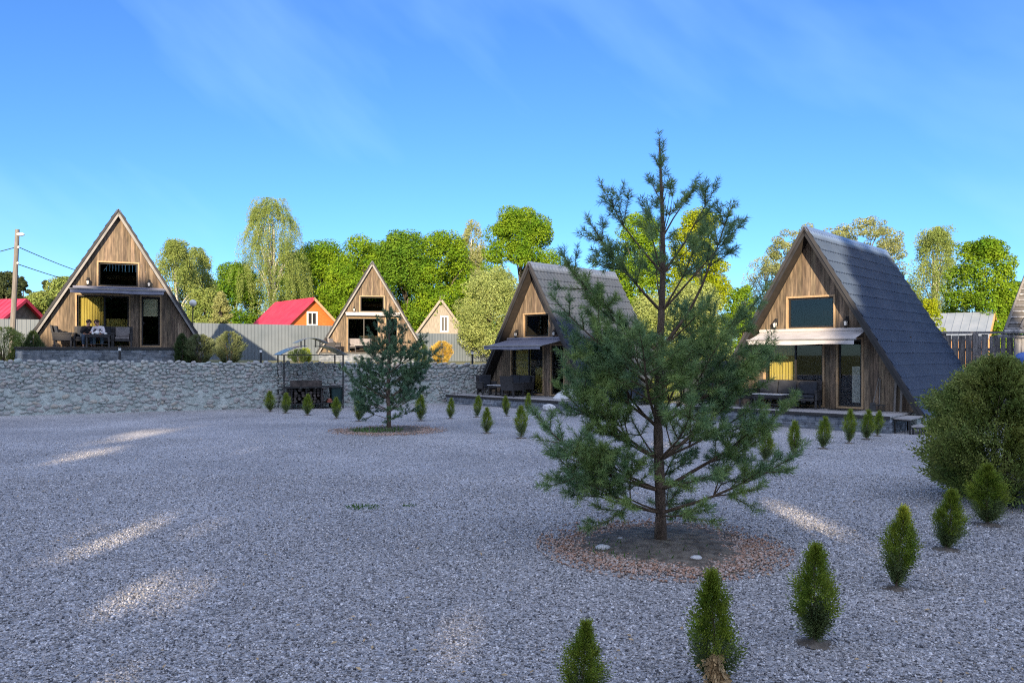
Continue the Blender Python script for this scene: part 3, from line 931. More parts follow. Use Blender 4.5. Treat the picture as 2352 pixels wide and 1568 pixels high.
def make_table(label, loc, rz, w=0.95, d=0.55, h=0.46, top=None):
    r = empty("coffee_table", loc, rz, label, "table", "coffee tables on the decks")
    MB().box((-w/2, -d/2, h-0.03), (w/2, d/2, h)).build("table_top", top or m_tabletop, r, bevel=0.006)
    MB().box((-w/2+0.03, -d/2+0.03, h-0.10), (w/2-0.03, d/2-0.03, h-0.031)).build("table_apron", m_wicker, r)
    for sx in (-1, 1):
        for sy in (-1, 1):
            MB().box((sx*(w/2-0.06)-0.025, sy*(d/2-0.06)-0.025, 0), (sx*(w/2-0.06)+0.025, sy*(d/2-0.06)+0.025, h-0.101)).build("leg", m_wicker, r)
    MB().box((-w/2+0.08, -d/2+0.08, 0.12), (w/2-0.08, d/2-0.08, 0.14)).build("lower_shelf", m_wicker, r)
    return r
GA, GS = "wicker armchairs on the cabin decks", "wicker sofas on the cabin decks"
def put(c, fn, name, w, label, cat, grp, x, y, ang, **k):
    return fn(name, w, label, cat, grp, cw(c, x, y), c.rotation_euler.z+R(ang), **k)
put(c1, make_seat, "armchair", 0.72, "dark wicker armchair seen side on left of the two people", "armchair", GA, -1.95, -0.75, 90)
put(c1, make_seat, "sofa", 1.42, "dark wicker sofa the two people sit on", "sofa", GS, -0.88, -0.48, 0, ncush=2)
put(c1, make_seat, "armchair", 0.74, "wicker armchair with pale cushion right of the person in white", "armchair", GA, 0.16, -0.50, 0, cush=m_cush_l)
make_table("dark coffee table in front of the two seated people", cw(c1, -0.68, -1.25), c1.rotation_euler.z, 0.9, 0.5, 0.5, m_wicker)
put(c2, make_seat, "armchair", 0.72, "grey wicker armchair at the left corner of the far cabin", "armchair", GA, -2.35, -0.9, 60, cush=m_cush_l)
put(c2, make_seat, "sofa", 1.45, "pale cushioned sofa on the far cabin deck behind the small pine", "sofa", GS, -0.75, -0.48, 0, cush=m_cush_l, ncush=2)
make_table("coffee table on the far cabin deck behind the small pine", cw(c2, -0.6, -1.25), c2.rotation_euler.z)
put(c3, make_seat, "armchair", 0.72, "black armchair leftmost on the deck of the grey roofed cabin", "armchair", GA, -2.0, -1.1, 70)
put(c3, make_seat, "sofa", 1.45, "charcoal sofa under the yellow curtain of the grey roofed cabin", "sofa", GS, -0.75, -0.46, 0, ncush=2)
put(c3, make_seat, "armchair", 0.72, "black armchair right of the coffee table at the grey roofed cabin", "armchair", GA, -0.15, -1.35, 180)
make_table("pale topped coffee table on the deck of the grey roofed cabin", cw(c3, -1.05, -1.25), c3.rotation_euler.z)
put(c4, make_seat, "armchair", 0.72, "charcoal armchair at the left end of the blue roofed cabin deck", "armchair", GA, -2.0, -0.9, 75)
put(c4, make_seat, "sofa", 1.45, "charcoal sofa under the yellow curtain of the blue roofed cabin", "sofa", GS, -0.95, -0.48, 0, ncush=2)
put(c4, make_seat, "armchair", 0.74, "charcoal armchair beside the glass door of the blue roofed cabin", "armchair", GA, 0.10, -0.55, 10)
make_table("pale topped coffee table before the blue roofed cabin", cw(c4, -0.75, -1.30), c4.rotation_euler.z)
# crockery on the table
for k, (x, y, nm, lb) in enumerate([(-0.72, -1.22, "teapot", "white teapot on the dark table in front of the people"),
                                    (-0.86, -1.30, "cup", "white cup left of the teapot on the dark table"), (-0.42, -1.20, "cup", "white cup right of the teapot on the dark table")]):
    p = cw(c1, x, y, 0.5)
    b = MB()
    if nm == "teapot":
        b.lathe([(0.05,0),(0.09,0.04),(0.095,0.09),(0.06,0.14),(0.02,0.15),(0.022,0.17),(0.005,0.18)], 12)
        b.tube([(0.08,0,0.06),(0.13,0,0.10),(0.15,0,0.14)], [0.018,0.013,0.01], 6); b.tube([(-0.08,0,0.11),(-0.14,0,0.10),(-0.13,0,0.04),(-0.085,0,0.04)], 0.009, 6)
    else:
        b.lathe([(0.03,0),(0.042,0.03),(0.045,0.085),(0.040,0.085),(0.036,0.03),(0.0,0.012)], 10)
        b.tube([(0.043,0,0.07),(0.07,0,0.06),(0.066,0,0.03),(0.042,0,0.028)], 0.006, 5)
    o = b.build(nm, m_white, smooth=True); o.location = p; tag(o, lb, nm)
# doormat, garden tools
b = MB(); b.box((-0.42,-0.24,0.0),(0.42,0.24,0.018)); o = b.build("doormat", m_black, bevel=0.005)
o.location = cw(c4, 1.2, -0.45); o.rotation_euler.z = c4.rotation_euler.z; tag(o, "black doormat before the door of the blue roofed cabin", "doormat")
for (x, lean, ln_, nm, lb) in ((1.98, 0.10, 1.0, "shovel", "shovel leaning on the planks right of the cabin door"), (2.16, -0.05, 0.95, "rake", "rake leaning on the planks beside the shovel")):
    r = empty(nm, cw(c4, x, -0.30), c4.rotation_euler.z, lb, nm)
    MB().tube([(0,0,0.18),(lean,0.25,ln_)], 0.014, 6).build("handle", m_pole, r)
    b = MB()
    if nm == "shovel": b.hexa([(-0.10,-0.045,0.0),(0.10,-0.045,0.0),(0.10,-0.03,0.0),(-0.10,-0.03,0.0),(-0.07,0.0,0.25),(0.07,0.0,0.25),(0.07,0.015,0.25),(-0.07,0.015,0.25)])
    else:
        b.box((-0.18,-0.02,0.17),(0.18,0.0,0.20))
        for k in range(10): b.box((-0.175+k*0.037,-0.018,0.0),(-0.165+k*0.037,-0.004,0.171))
    b.build("blade" if nm == "shovel" else "rake_head", m_black, r)
for x in (2.55, 2.72):
    b = MB(); b.box((-0.03,-0.012,0),(0.03,0.012,1.0 if x < 2.6 else 0.7), Matrix.Rotation(R(-8),4,'X'))
    o = b.build("wood_batten", m_pole); o.location = cw(c4, x, -0.19); o.rotation_euler.z = c4.rotation_euler.z
    tag(o, "taller loose batten leaning on the planks by the rake" if x < 2.6 else "shorter loose batten nearest the roof edge", "batten")

# ------------------------------------------------------------------ the two people
def skin_obj(name, joints, edges, m, parent, sub=2):
    me = bpy.data.meshes.new(name)
    me.from_pydata([j[0] for j in joints], edges, [])
    o = link_mesh(name, me, m, parent)
    sk = o.modifiers.new("skin", 'SKIN'); sk.use_smooth_shade = True
    lay = me.skin_vertices[0].data if me.skin_vertices else None
    if lay is None:
        bm = bmesh.new(); bm.from_mesh(me); bm.verts.layers.skin.verify(); bm.to_mesh(me); bm.free()
        lay = me.skin_vertices[0].data
    for i, j in enumerate(joints):
        rr = j[1] if hasattr(j[1], '__len__') else (j[1], j[1])
        lay[i].radius = rr
        lay[i].use_root = (i == 0)
    sb = o.modifiers.new("sub", 'SUBSURF'); sb.levels = sub; sb.render_levels = sub
    return o
def make_person(loc, rz, label, shirt, pants, lean, turn, hand_up, prnt):
    r = empty("person", loc, rz, label, "person", "people sitting on the cabin deck")
    hip = Vector((0, 0.06, 0.50)); waist = Vector((lean*0.3, -0.02, 0.64)); chest = Vector((lean*0.7, -0.09, 0.80)); nb = Vector((lean, -0.12, 0.91))
    hb = nb+Vector((turn*0.02, -0.025, 0.06)); hm = hb+Vector((turn*0.03, -0.035, 0.075)); ht = hm+Vector((turn*0.01, -0.005, 0.075))
    shL, shR = chest+Vector((-0.17, 0.0, 0.055)), chest+Vector((0.17, 0.0, 0.055))
    elL = shL+Vector((-0.06, -0.12, -0.22)); elR = shR+Vector((0.06, -0.13, -0.22))
    wrL = (hm+Vector((-0.05, -0.14, -0.11))) if hand_up else elL+Vector((0.12, -0.20, 0.0))
    wrR = elR+Vector((-0.13, -0.20, 0.01))
    knL, knR = Vector((-0.13, -0.42, 0.50)), Vector((0.14, -0.42, 0.50))
    anL, anR = Vector((-0.13, -0.40, 0.09)), Vector((0.15, -0.44, 0.09))
    J = [(hip,(0.13,0.11)),(waist,(0.12,0.095)),(chest,(0.135,0.10)),(nb,0.05),(hb,0.058),(hm,(0.078,0.092)),(ht,(0.062,0.07)),
         (shL,0.05),(elL,0.038),(wrL,0.026),(shR,0.05),(elR,0.038),(wrR,0.026),(knL,0.055),(anL,0.036),(knR,0.055),(anR,0.036),
         (hm+Vector((turn*0.05,-0.105,-0.012)),0.012)]
    E = [(0,1),(1,2),(2,3),(3,4),(4,5),(5,6),(2,7),(7,8),(8,9),(2,10),(10,11),(11,12),(0,13),(13,14),(0,15),(15,16),(5,17)]
    # palms and five fingers each
    for wi, wv, sd in ((9, wrL, 1), (12, wrR, -1)):
        elv = elL if wi == 9 else elR
        dv = (wv-elv).normalized(); sdv = dv.cross(Vector((0,0,1))).normalized()*sd
        J.append((wv+dv*0.05, (0.032,0.016))); pi_ = len(J)-1; E.append((wi, pi_))
        for k in range(4):
            base = wv+dv*0.085+sdv*(k-1.5)*0.017
            J.append((base, 0.009)); E.append((pi_, len(J)-1))
            J.append((base+dv*(0.028+0.006*(k in (1,2)))+Vector((0,0,-0.018)), 0.008)); E.append((len(J)-2, len(J)-1))
        J.append((wv+dv*0.045-sdv*0.04, 0.010)); E.append((pi_, len(J)-1))
        J.append((wv+dv*0.075-sdv*0.045+Vector((0,0,-0.01)), 0.008)); E.append((len(J)-2, len(J)-1))
    skin_obj("body", J, E, m_skin, r, 1)
    up = Vector((0, 0, 0.012))
    Js = [(hip+up*2,(0.155,0.135)),(waist,(0.15,0.125)),(chest,(0.16,0.125)),(nb-up*1.2,0.07),(shL,0.07),(elL,0.055),(wrL+(elL-wrL)*0.12,0.042),(shR,0.07),(elR,0.055),(wrR+(elR-wrR)*0.12,0.042)]
    skin_obj("jumper", Js, [(0,1),(1,2),(2,3),(2,4),(4,5),(5,6),(2,7),(7,8),(8,9)], shirt, r)
    Jp = [(hip,(0.165,0.125)),(hip+Vector((-0.09,-0.1,0)),0.10),(knL,0.072),(anL+Vector((0,0,0.05)),0.058),(hip+Vector((0.09,-0.1,0)),0.10),(knR,0.072),(anR+Vector((0,0,0.05)),0.058)]
    skin_obj("trousers", Jp, [(0,1),(1,2),(2,3),(0,4),(4,5),(5,6)], pants, r)
    for a in (anL, anR):
        skin_obj("shoe", [(a+Vector((0,0.03,-0.045)),0.042),(a+Vector((0,-0.07,-0.05)),0.045),(a+Vector((0,-0.15,-0.058)),0.032)], [(0,1),(1,2)], m_shoe, r, 1)
    # hair cap, ears, eyes
    b = MB(); b.blob(hm+Vector((turn*0.0, 0.022, 0.045)), 0.108, seed=4, n=12, jit=0.10, squash=(0.93,1.02,0.86)); b.build("hair", m_hair, r, smooth=True)
    b = MB()
    for s in (-1, 1): b.blob(hm+Vector((s*0.035+turn*0.045, -0.088, 0.008)), 0.011, n=6, jit=0)
    b.build("eyes", m_print, r)
    b = MB()
    for s in (-1, 1): b.blob(hm+Vector((s*0.083, 0.0, -0.005)), 0.024, n=6, jit=0.05, squash=(0.5,0.8,1.2))
    b.build("ears", m_skin, r, smooth=True)
    b = MB(); b.box((hm.x+turn*0.05-0.022, hm.y-0.093, hm.z-0.05), (hm.x+turn*0.05+0.022, hm.y-0.083, hm.z-0.043)); b.build("mouth", m_brick, r)
    if prnt:
        Mx = Matrix.Translation(chest+Vector((0,-0.137,-0.05)))
        b = MB(); b.box((-0.13,-0.006,-0.04),(-0.05,0.004,0.05),Mx); b.box((0.05,-0.006,-0.03),(0.11,0.004,0.05),Mx); b.build("shirt_print", m_print, r)
    return r
make_person(cw(c1, -1.14, -0.56, -0.06), c1.rotation_euler.z+R(8), "person in black jumper and jeans with a hand raised to the mouth", m_tshirt_k, m_jeans_d, 0.05, 0.6, True, False)
make_person(cw(c1, -0.66, -0.58, -0.06), c1.rotation_euler.z-R(6), "person in white sweatshirt and pale jeans sitting on the sofa", m_tshirt_w, m_jeans, -0.05, -0.8, False, True)

# ------------------------------------------------------------------ barbecue shelter
def barbecue():
    c = gp(714, 934)
    ang = math.atan2(WD.y, WD.x)
    r = empty("barbecue_shelter", (c[0]+0.15, c[1]-0.65, 0), ang, "black barbecue shelter with curved double roof against the stone wall", "barbecue")
    B, A, hp = 1.16, 0.72, 2.16
    for sx in (-1, 1):
        for sy in (-1, 1):
            MB().box((sx*B-0.025, sy*A-0.025, 0), (sx*B+0.025, sy*A+0.025, hp)).build("post", m_black, r)
    def curved(x0, x1, z0, z1, y0, y1, th=0.02, n=8):
        vs, fs = [], []
        for i in range(n+1):
            u = i/n
            x = x0+(x1-x0)*u; z = z0+(z1-z0)*math.sin(u*PI/2)
            vs += [(x,y0,z),(x,y1,z),(x,y0,z-th),(x,y1,z-th)]
        for i in range(n):
            a = 4*i
            fs += [(a,a+4,a+5,a+1),(a+2,a+3,a+7,a+6),(a,a+2,a+6,a+4),(a+1,a+5,a+7,a+3)]
        fs += [(0,1,3,2), (4*n,4*n+2,4*n+3,4*n+1)]
        return MB().add(vs, fs)
    for s in (-1, 1):
        curved(s*(B+0.16), s*0.30, hp+0.0, hp+0.36, -A-0.15, A+0.15).build("roof_sheet", m_polyc, r, smooth=False)
        curved(s*0.62, 0.0, hp+0.48, hp+0.68, -A*0.7, A*0.7).build("cap_sheet", m_polyc, r)
    b = MB()
    for sx in (-0.3, 0.3):
        for yy in (-0.4, 0.4): b.box((sx-0.02, yy-0.02, hp+0.30), (sx+0.02, yy+0.02, hp+0.60))
    for yy in (-A, A): b.box((-B, yy-0.015, hp-0.03), (B, yy+0.015, hp))
    b.build("roof_frame", m_black, r)
    b = MB(); b.box((-B, -A, 0.84), (B, A-0.2, 0.875)); b.build("work_shelf", m_rake_dark, r)
    b = MB()
    b.box((-0.78,-0.30,0.876),(0.40,-0.27,1.12)); b.box((-0.78,0.10,0.876),(0.40,0.13,1.12)); b.box((-0.78,-0.27,0.876),(-0.75,0.10,1.12)); b.box((0.37,-0.27,0.876),(0.40,0.10,1.12))
    b.box((-0.75,-0.27,0.90),(0.37,0.10,0.92)); b.build("brazier", m_log, r)
    b = MB(); b.box((-B+0.1, -A+0.05, 0.20), (B-0.1, A-0.25, 0.235))
    for x in (-0.85, -0.3, 0.3): b.box((x-0.015, -A+0.06, 0), (x+0.015, -A+0.09, 0.84))
    b.build("lower_rack", m_black, r)
    rnd = random.Random(3)
    b = MB()
    for i in range(9):
        for j in range(5):
            if rnd.random() < 0.9:
                x = -0.85+i*0.15+rnd.uniform(-0.02,0.02); z = 0.30+j*0.115
                b.tube([(x,-A+0.10+rnd.uniform(0,0.06),z),(x,A-0.4,z)], rnd.uniform(0.05,0.068), 7)
    o = b.build("firewood_pile", m_log); o.location = r.location; o.rotation_euler.z = ang
    tag(o, "dark pile of firewood stacked under the barbecue shelf", "firewood")
    b = MB()
    for k, (x, z) in enumerate([(0.62,0.24),(0.75,0.24),(0.66,0.32)]): b.box((x-0.06,-A+0.12,z),(x+0.06,-A+0.37,z+0.07))
    o = b.build("brick_stack", m_brick); o.location = r.location; o.rotation_euler.z = ang
    tag(o, "few red bricks on the lower rack of the barbecue", "bricks")
    # bin
    bn = empty("wheeled_bin", (0,0,0), ang, "dark green bin standing under the right end of the barbecue shelf", "bin")
    q = Matrix.Rotation(ang,4,'Z') @ Vector((0.95,-0.42,0)); bn.location = (r.location.x+q.x, r.location.y+q.y, 0)
    b = MB(); b.hexa([(-0.18,-0.2,0.06),(0.18,-0.2,0.06),(0.18,0.2,0.06),(-0.18,0.2,0.06),(-0.23,-0.26,0.78),(0.23,-0.26,0.78),(0.23,0.24,0.78),(-0.23,0.24,0.78)]); b.build("bin_body", m_bin, bn, bevel=0.02)
    b = MB(); b.box((-0.25,-0.28,0.781),(0.25,0.27,0.82)); b.build("bin_lid", m_bin, bn, bevel=0.012)
    for s in (-1,1):
        b = MB(); b.tube([(s*0.19,0.2,0.09),(s*0.23,0.2,0.09)],0.09,12); b.build("wheel", m_black, bn)
barbecue()

# ------------------------------------------------------------------ bollard lamps on the terrace
def bollard(x, y, z, h, label):
    r = empty("bollard_lamp", (x, y, z), 0, label, "bollard lamp", "black bollard lamps along the wall")
    MB().lathe([(0.10,0),(0.10,0.02),(0.045,0.03),(0.045,h-0.16)], 12).build("post", m_black, r)
    MB().lathe([(0.05,h-0.159),(0.05,h-0.05)], 12).build("lamp_glass", m_lampglass, r)
    b = MB(); b.lathe([(0.075,h-0.049),(0.07,h-0.02),(0.02,h)], 12); b.build("cap", m_black, r)
for px, h, lb in ((275, 0.62, "black bollard lamp in front of the two people's deck"), (599, 0.62, "black bollard lamp on the wall left of the barbecue"), (1085, 0.66, "black bollard lamp by the golden bush near the grey fence")):
    # on the wall line
    k = (px-CX)/FPX
    t = (k*W0.y-W0.x)/(WD.x-k*WD.y)
    p = W0+WD*t-WN*0.45
    s_ = (px-CX)/FPX*p.y
    bollard(s_, p.y, terrace_z(s_, p.y), h, lb)

# ------------------------------------------------------------------ fences
def corrugated(name, p0, p1, z0a, z0b, h, m, label, post_m, amp=0.02, per=0.22):
    p0, p1 = Vector((*p0, 0)), Vector((*p1, 0))
    d = p1-p0; L = d.length; d.normalize(); n = Vector((d.y, -d.x, 0))
    r = empty(name, (p0.x, p0.y, 0), 0, label, "fence")
    cuts = []
    t = 0.0
    while t < L:
        for f, o in ((0,0),(0.38,0),(0.5,1),(0.88,1)):
            cuts.append((t+per*f, amp*o))
        t += per
    vs, fs = [], []
    for t, o in cuts:
        q = d*t+n*o; zb = z0a+(z0b-z0a)*t/L
        vs += [(q.x,q.y,zb),(q.x,q.y,zb+h)]
    for i in range(len(cuts)-1): fs.append((2*i,2*i+2,2*i+3,2*i+1))
    MB().add(vs, fs).build("steel_sheet", m, r)
    b = MB(); a = math.atan2(d.y, d.x)
    for f in (0.25, 0.8):
        q0 = d*0-n*0.03+Vector((0,0,z0a+h*f)); q1 = d*L-n*0.03+Vector((0,0,z0b+h*f))
        b.tube([q0,q1],0.025,4)
    b.build("rail", post_m, r)
    t = 0.05
    while t < L:
        q = d*t-n*0.09; zb = z0a+(z0b-z0a)*t/L
        b = MB(); b.box((q.x-0.03,q.y-0.03,zb-0.1),(q.x+0.03,q.y+0.03,zb+h-0.05)); b.build("post", post_m, r)
        t += 2.8
    return r
F0 = Vector((-34, 43.2, 0))
fl = lambda t: (F0.x+0.899*t, F0.y+0.438*t)
corrugated("steel_fence", fl(0), fl(29.0), 1.85, 1.70, 2.42, m_fence, "long grey corrugated steel fence behind the two sunlit cabins", m_rake)
corrugated("steel_fence", fl(29.06), fl(37.2), 1.66, 1.62, 2.05, m_fence, "lower grey steel fence right of the far cabin below the grey gable", m_rake)
corrugated("steel_fence", (6.6, 36.2), (12.2, 34.2), -0.02, -0.02, 1.9, m_fence_d, "dark blue steel fence between the grey roofed and the blue roofed cabins", m_black)

def board_fence():
    rnd = random.Random(8)
    p0, p1 = Vector((14.0, 30.6, 0)), Vector((25.5, 28.6, 0))
    d = (p1-p0); L = d.length; d.normalize()
    r = empty("board_fence", p0, math.atan2(d.y, d.x), "weathered grey board fence behind the loose green bush", "fence")
    b = MB(); t = 0
    while t < L:
        w = rnd.uniform(0.13, 0.24); h = 2.98+rnd.uniform(-0.10,0.03)
        y = rnd.uniform(-0.012,0.012)
        b.box((t, -0.03+y, 0.02), (t+w, -0.005+y, h)); t += w+(rnd.uniform(0.01,0.03) if rnd.random() < 0.7 else 0.06)
    b.build("boards", m_oldwood, r)
    b = MB(); b.box((0,-0.10,2.97),(L,0.04,3.06)); b.box((0,0.021,2.3),(L,0.08,2.42)); b.box((0,0.021,0.5),(L,0.08,0.62)); b.build("rail", m_oldwood, r)
    for t in (1.5, 4.05, 6.4, 9.5):
        MB().box((t-0.09,-0.13,0),(t+0.09,-0.045,2.965)).build("post", m_oldwood, r)
board_fence()

# ------------------------------------------------------------------ houses beyond the fences
def house(name, loc, phi, hw, zb, ze, za, L, wallm, roofm, label, trimm, ov=0.4, window=None, chimney=None, trimw=0.16):
    r = empty(name, (loc[0], loc[1], 0), -R(phi), label, "house")
    b = MB()
    b.add([(-hw,0,zb),(hw,0,zb),(hw,0,ze),(0,0,za),(-hw,0,ze),(-hw,L,zb),(hw,L,zb),(hw,L,ze),(0,L,za),(-hw,L,ze)],
          [(0,1,2,3,4),(9,8,7,6,5),(0,4,9,5),(1,6,7,2)])
    b.build("wall", wallm, r)
    sl = Vector((hw,0,ze-za)).normalized()
    nseg = 1
    for s in (-1, 1):
        d = Vector((s*sl.x,0,sl.z)); a = Vector((0,0,za+0.05)); e = a+d*((Vector((hw,0,ze-za))).length+ov)
        up = Vector((-d.z*s, 0, d.x*s)); up = up if up.z > 0 else -up
        b = MB()
        y0, y1 = -ov, L+ov
        b.hexa([a+Vector((0,y0,0)),e+Vector((0,y0,0)),e+Vector((0,y1,0)),a+Vector((0,y1,0)),a+up*0.07+Vector((0,y0,0)),e+up*0.07+Vector((0,y0,0)),e+up*0.07+Vector((0,y1,0)),a+up*0.07+Vector((0,y1,0))])
        y = y0+0.2
        while y < y1:
            b.hexa([a+up*0.071+Vector((0,y,0)),e+up*0.071+Vector((0,y,0)),e+up*0.071+Vector((0,y+0.03,0)),a+up*0.071+Vector((0,y+0.03,0)),
                    a+up*0.10+Vector((0,y,0)),e+up*0.10+Vector((0,y,0)),e+up*0.10+Vector((0,y+0.03,0)),a+up*0.10+Vector((0,y+0.03,0))]); y += 0.45
        b.build("roof_slope", roofm, r)
        b = MB(); dn = up*-trimw
        b.hexa([a+dn+Vector((0,y0-0.03,0)),e+dn+Vector((0,y0-0.03,0)),e+dn+Vector((0,y0-0.003,0)),a+dn+Vector((0,y0-0.003,0)),
                a+up*0.08+Vector((0,y0-0.03,0)),e+up*0.08+Vector((0,y0-0.03,0)),e+up*0.08+Vector((0,y0-0.003,0)),a+up*0.08+Vector((0,y0-0.003,0))])
        b.build("barge_board", trimm if s > 0 or trimm is not m_trim else roofm, r)
    if window:
        x0,x1,z0,z1 = window; w = 0.14
        b = MB()
        b.box((x0-w,-0.06,z0-w),(x0,-0.002,z1+w)); b.box((x1,-0.06,z0-w),(x1+w,-0.002,z1+w)); b.box((x0,-0.06,z0-w),(x1,-0.002,z0)); b.box((x0,-0.06,z1),(x1,-0.002,z1+w)); b.box(((x0+x1)/2-0.03,-0.05,z0),((x0+x1)/2+0.03,-0.012,z1))
        wf = b.build("window", m_white, r)
        b = MB(); b.box((x0,-0.011,z0),(x1,-0.003,z1)); b.build("window_pane", m_dark_frame, wf)
    if chimney:
        x,y,z0,z1,w = chimney
        b = MB(); b.box((x-w/2,y-w/2,z0),(x+w/2,y+w/2,z1)); b.box((x-w/2-0.06,y-w/2-0.06,z1),(x+w/2+0.06,y+w/2+0.06,z1+0.1)); b.build("chimney", m_concrete, r)
    return r
house("orange_house", (-18.7,72), -39.8, 3.5, 1.2, 3.95, 7.35, 8.0, m_orange, m_redroof, "bright orange board house with raspberry red roof behind the steel fence", m_trim, window=(-0.42,0.36,4.95,6.0))
house("grey_house", (-7.75,84), -4, 2.7, 1.2, 4.4, 8.1, 8.0, m_oldgable, m_darkroof, "small weathered grey gabled house with dark roof behind the pale tree", m_oldgable, window=(0.05,0.65,4.7,6.2), chimney=(0.1,1.2,7.6,8.7,0.6))
house("red_roofed_house", (-39.6,62.0), -82, 3.2, 1.2, 4.2, 6.5, 9.0, m_darkroof, m_redroof, "house at the far left of which only a red roof shows above the fence", m_redroof, ov=0.5)
house("shed", (28.6,46), -48, 1.55, 0.0, 3.15, 4.6, 9.0, m_shedwood, m_zinc, "shed with pale zinc roof and orange wood gable above the board fence", m_shedwood, ov=0.25)

def old_barn():
    r = empty("old_barn", (17.5, 27.0, 0), 0, "dilapidated timber barn roof with open battens at the right edge", "barn")
    e0, e1 = Vector((-0.15,0.0,3.05)), Vector((7,-0.6,3.05)); t0, t1 = Vector((2.3,1.9,6.4)), Vector((7,1.3,6.4))
    b = MB(); nv = Vector((0,0.10,-0.06))
    b.hexa([e0+nv,e1+nv,t1+nv,t0+nv,e0,e1,t1,t0]); b.build("roof_slope", m_darkroof, r)
    b = MB()
    for k in range(17):
        u = k/16
        a, c = e0.lerp(t0,u)+Vector((0,-0.03,0.02)), e1.lerp(t1,u)+Vector((0,-0.03,0.02))
        b.tube([a,c],0.03,4)
    b.build("roof_batten", m_oldwood, r)
    b = MB(); b.tube([e0+Vector((0.45,-0.08,0.05)), t0+Vector((0.9,-0.08,0.05))],0.06,4); b.tube([e0+Vector((-0.05,-0.02,0)), t0+Vector((-0.05,-0.02,0))],0.05,4); b.build("roof_ladder_rail", m_pole, r)
    b = MB()
    b.tube([(-0.3,-0.1,2.98),(7,-0.7,2.98)],0.07,6); b.tube([(-0.3,0.2,2.82),(7,-0.3,2.82)],0.07,6); b.build("eave_beam", m_oldwood, r)
    rnd = random.Random(2); b = MB(); t = 0.3
    while t < 6.8:
        w = rnd.uniform(0.15,0.25); b.box((t,0.25-0.08*t,0),(t+w,0.28-0.08*t,2.75)); t += w+0.012
    b.build("wall", m_oldwood, r)
    o = MB().blob((0,0,0),0.26,3,10,0.15,(1.2,0.7,0.9)).build("blue_tarpaulin", m_blue, smooth=True); o.location = (17.68, 26.6, 2.0)
    tag(o, "bundled blue tarpaulin by the board fence at the right edge", "tarpaulin")
    # post that carries it
    return r
old_barn()

# ------------------------------------------------------------------ utility pole and cables
def pole():
    d = 40.0
    top = at(40, 527, d); bot = Vector((at(30, 720, d).x, d, 0)); sl = (top-at(31, 720, d))
    base = top-sl*((top.z-1.75)/sl.z)
    r = empty("utility_pole", base, 0, "grey timber utility pole with street lamp left of the sunlit cabin", "pole")
    tl = top-base
    MB().tube([(0,0,-0.1), tl*0.5, tl], [0.15,0.125,0.105], 10).build("pole_shaft", m_pole, r)
    b = MB(); p = tl*0.955; b.tube([p, p+Vector((0.12,-0.1,0.10)), p+Vector((0.28,-0.2,0.06))], 0.03, 6); b.build("lamp_arm", m_pole, r)
    b = MB(); q = p+Vector((0.32,-0.22,0.02)); b.blob(q, 0.16, 1, 10, 0.02, (1.35,0.8,0.55)); b.build("lamp_head", m_white, r, smooth=True)
    b = MB()
    for u in (0.86, 0.74):
        b.lathe([(0.04,0),(0.05,0.05),(0.02,0.10)], 8, tl*u+Vector((0.13,-0.05,0)))
    b.build("insulator", m_white, r)
    for (y0, dst, dd, lb) in ((566, (330, 648), 62, "upper cable running from the pole behind the cabin"), (606, (330, 660), 62, "lower cable running from the pole behind the cabin"), (567, (-260, 585), 44, "cable leaving the pole to the left edge")):
        a = at(39, y0, d); e = at(*dst, dd)
        pts = [a.lerp(e, i/12)+Vector((0,0,-0.5*math.sin(PI*i/12))) for i in range(13)]
        o = MB().tube(pts, 0.022, 5).build("cable", m_wire); tag(o, lb, "cable")
pole()
# globe lamp by the birches right of the sunlit cabin
p = at(443, 696, 41); r = empty("globe_lamp", (p.x, p.y, terrace_z(p.x, p.y)), 0, "white globe lamp on a post right of the sunlit cabin", "lamp")
hh = p.z-terrace_z(p.x, p.y)
MB().tube([(0,0,0),(0,0,hh)], 0.03, 8).build("post", m_black, r)
MB().blob((0,0,hh), 0.19, 1, 12, 0).build("globe", m_lampglass, r, smooth=True)

# ------------------------------------------------------------------ pines
def needles(shoots, rs, per_m=420, ln=(0.045,0.07), wid=0.0042):
    P0 = np.array([s[0] for s in shoots]); P1 = np.array([s[1] for s in shoots])
    L = np.linalg.norm(P1-P0, axis=1)
    cnt = np.maximum(14, (L*per_m).astype(int))
    idx = np.repeat(np.arange(len(shoots)), cnt); n = len(idx)
    u = rs.rand(n)**0.85
    ax = ((P1-P0)/L[:,None])[idx]
    p = P0[idx]+(P1-P0)[idx]*u[:,None]
    t = np.cross(ax, np.array([0.13,0.27,0.95])); t /= np.linalg.norm(t,axis=1)[:,None]
    b = np.cross(ax, t); a = rs.uniform(0,2*PI,n)
    rad = t*np.cos(a)[:,None]+b*np.sin(a)[:,None]
    k = (rs.uniform(0.45,1.15,n)+0.9*(u > 0.93))[:,None]
    dr = ax*k+rad; dr /= np.linalg.norm(dr,axis=1)[:,None]
    l = rs.uniform(*ln, n)[:,None]
    sd = np.cross(dr, rs.normal(size=(n,3))); sd /= np.linalg.norm(sd,axis=1)[:,None]
    V = np.stack([p-sd*wid*0.5, p+sd*wid*0.5, p+dr*l*0.6+sd*wid*0.45+np.array([0,0,-0.002]), p+dr*l, ], 1).reshape(-1,3)
    return V, np.arange(n*4).reshape(-1,4)

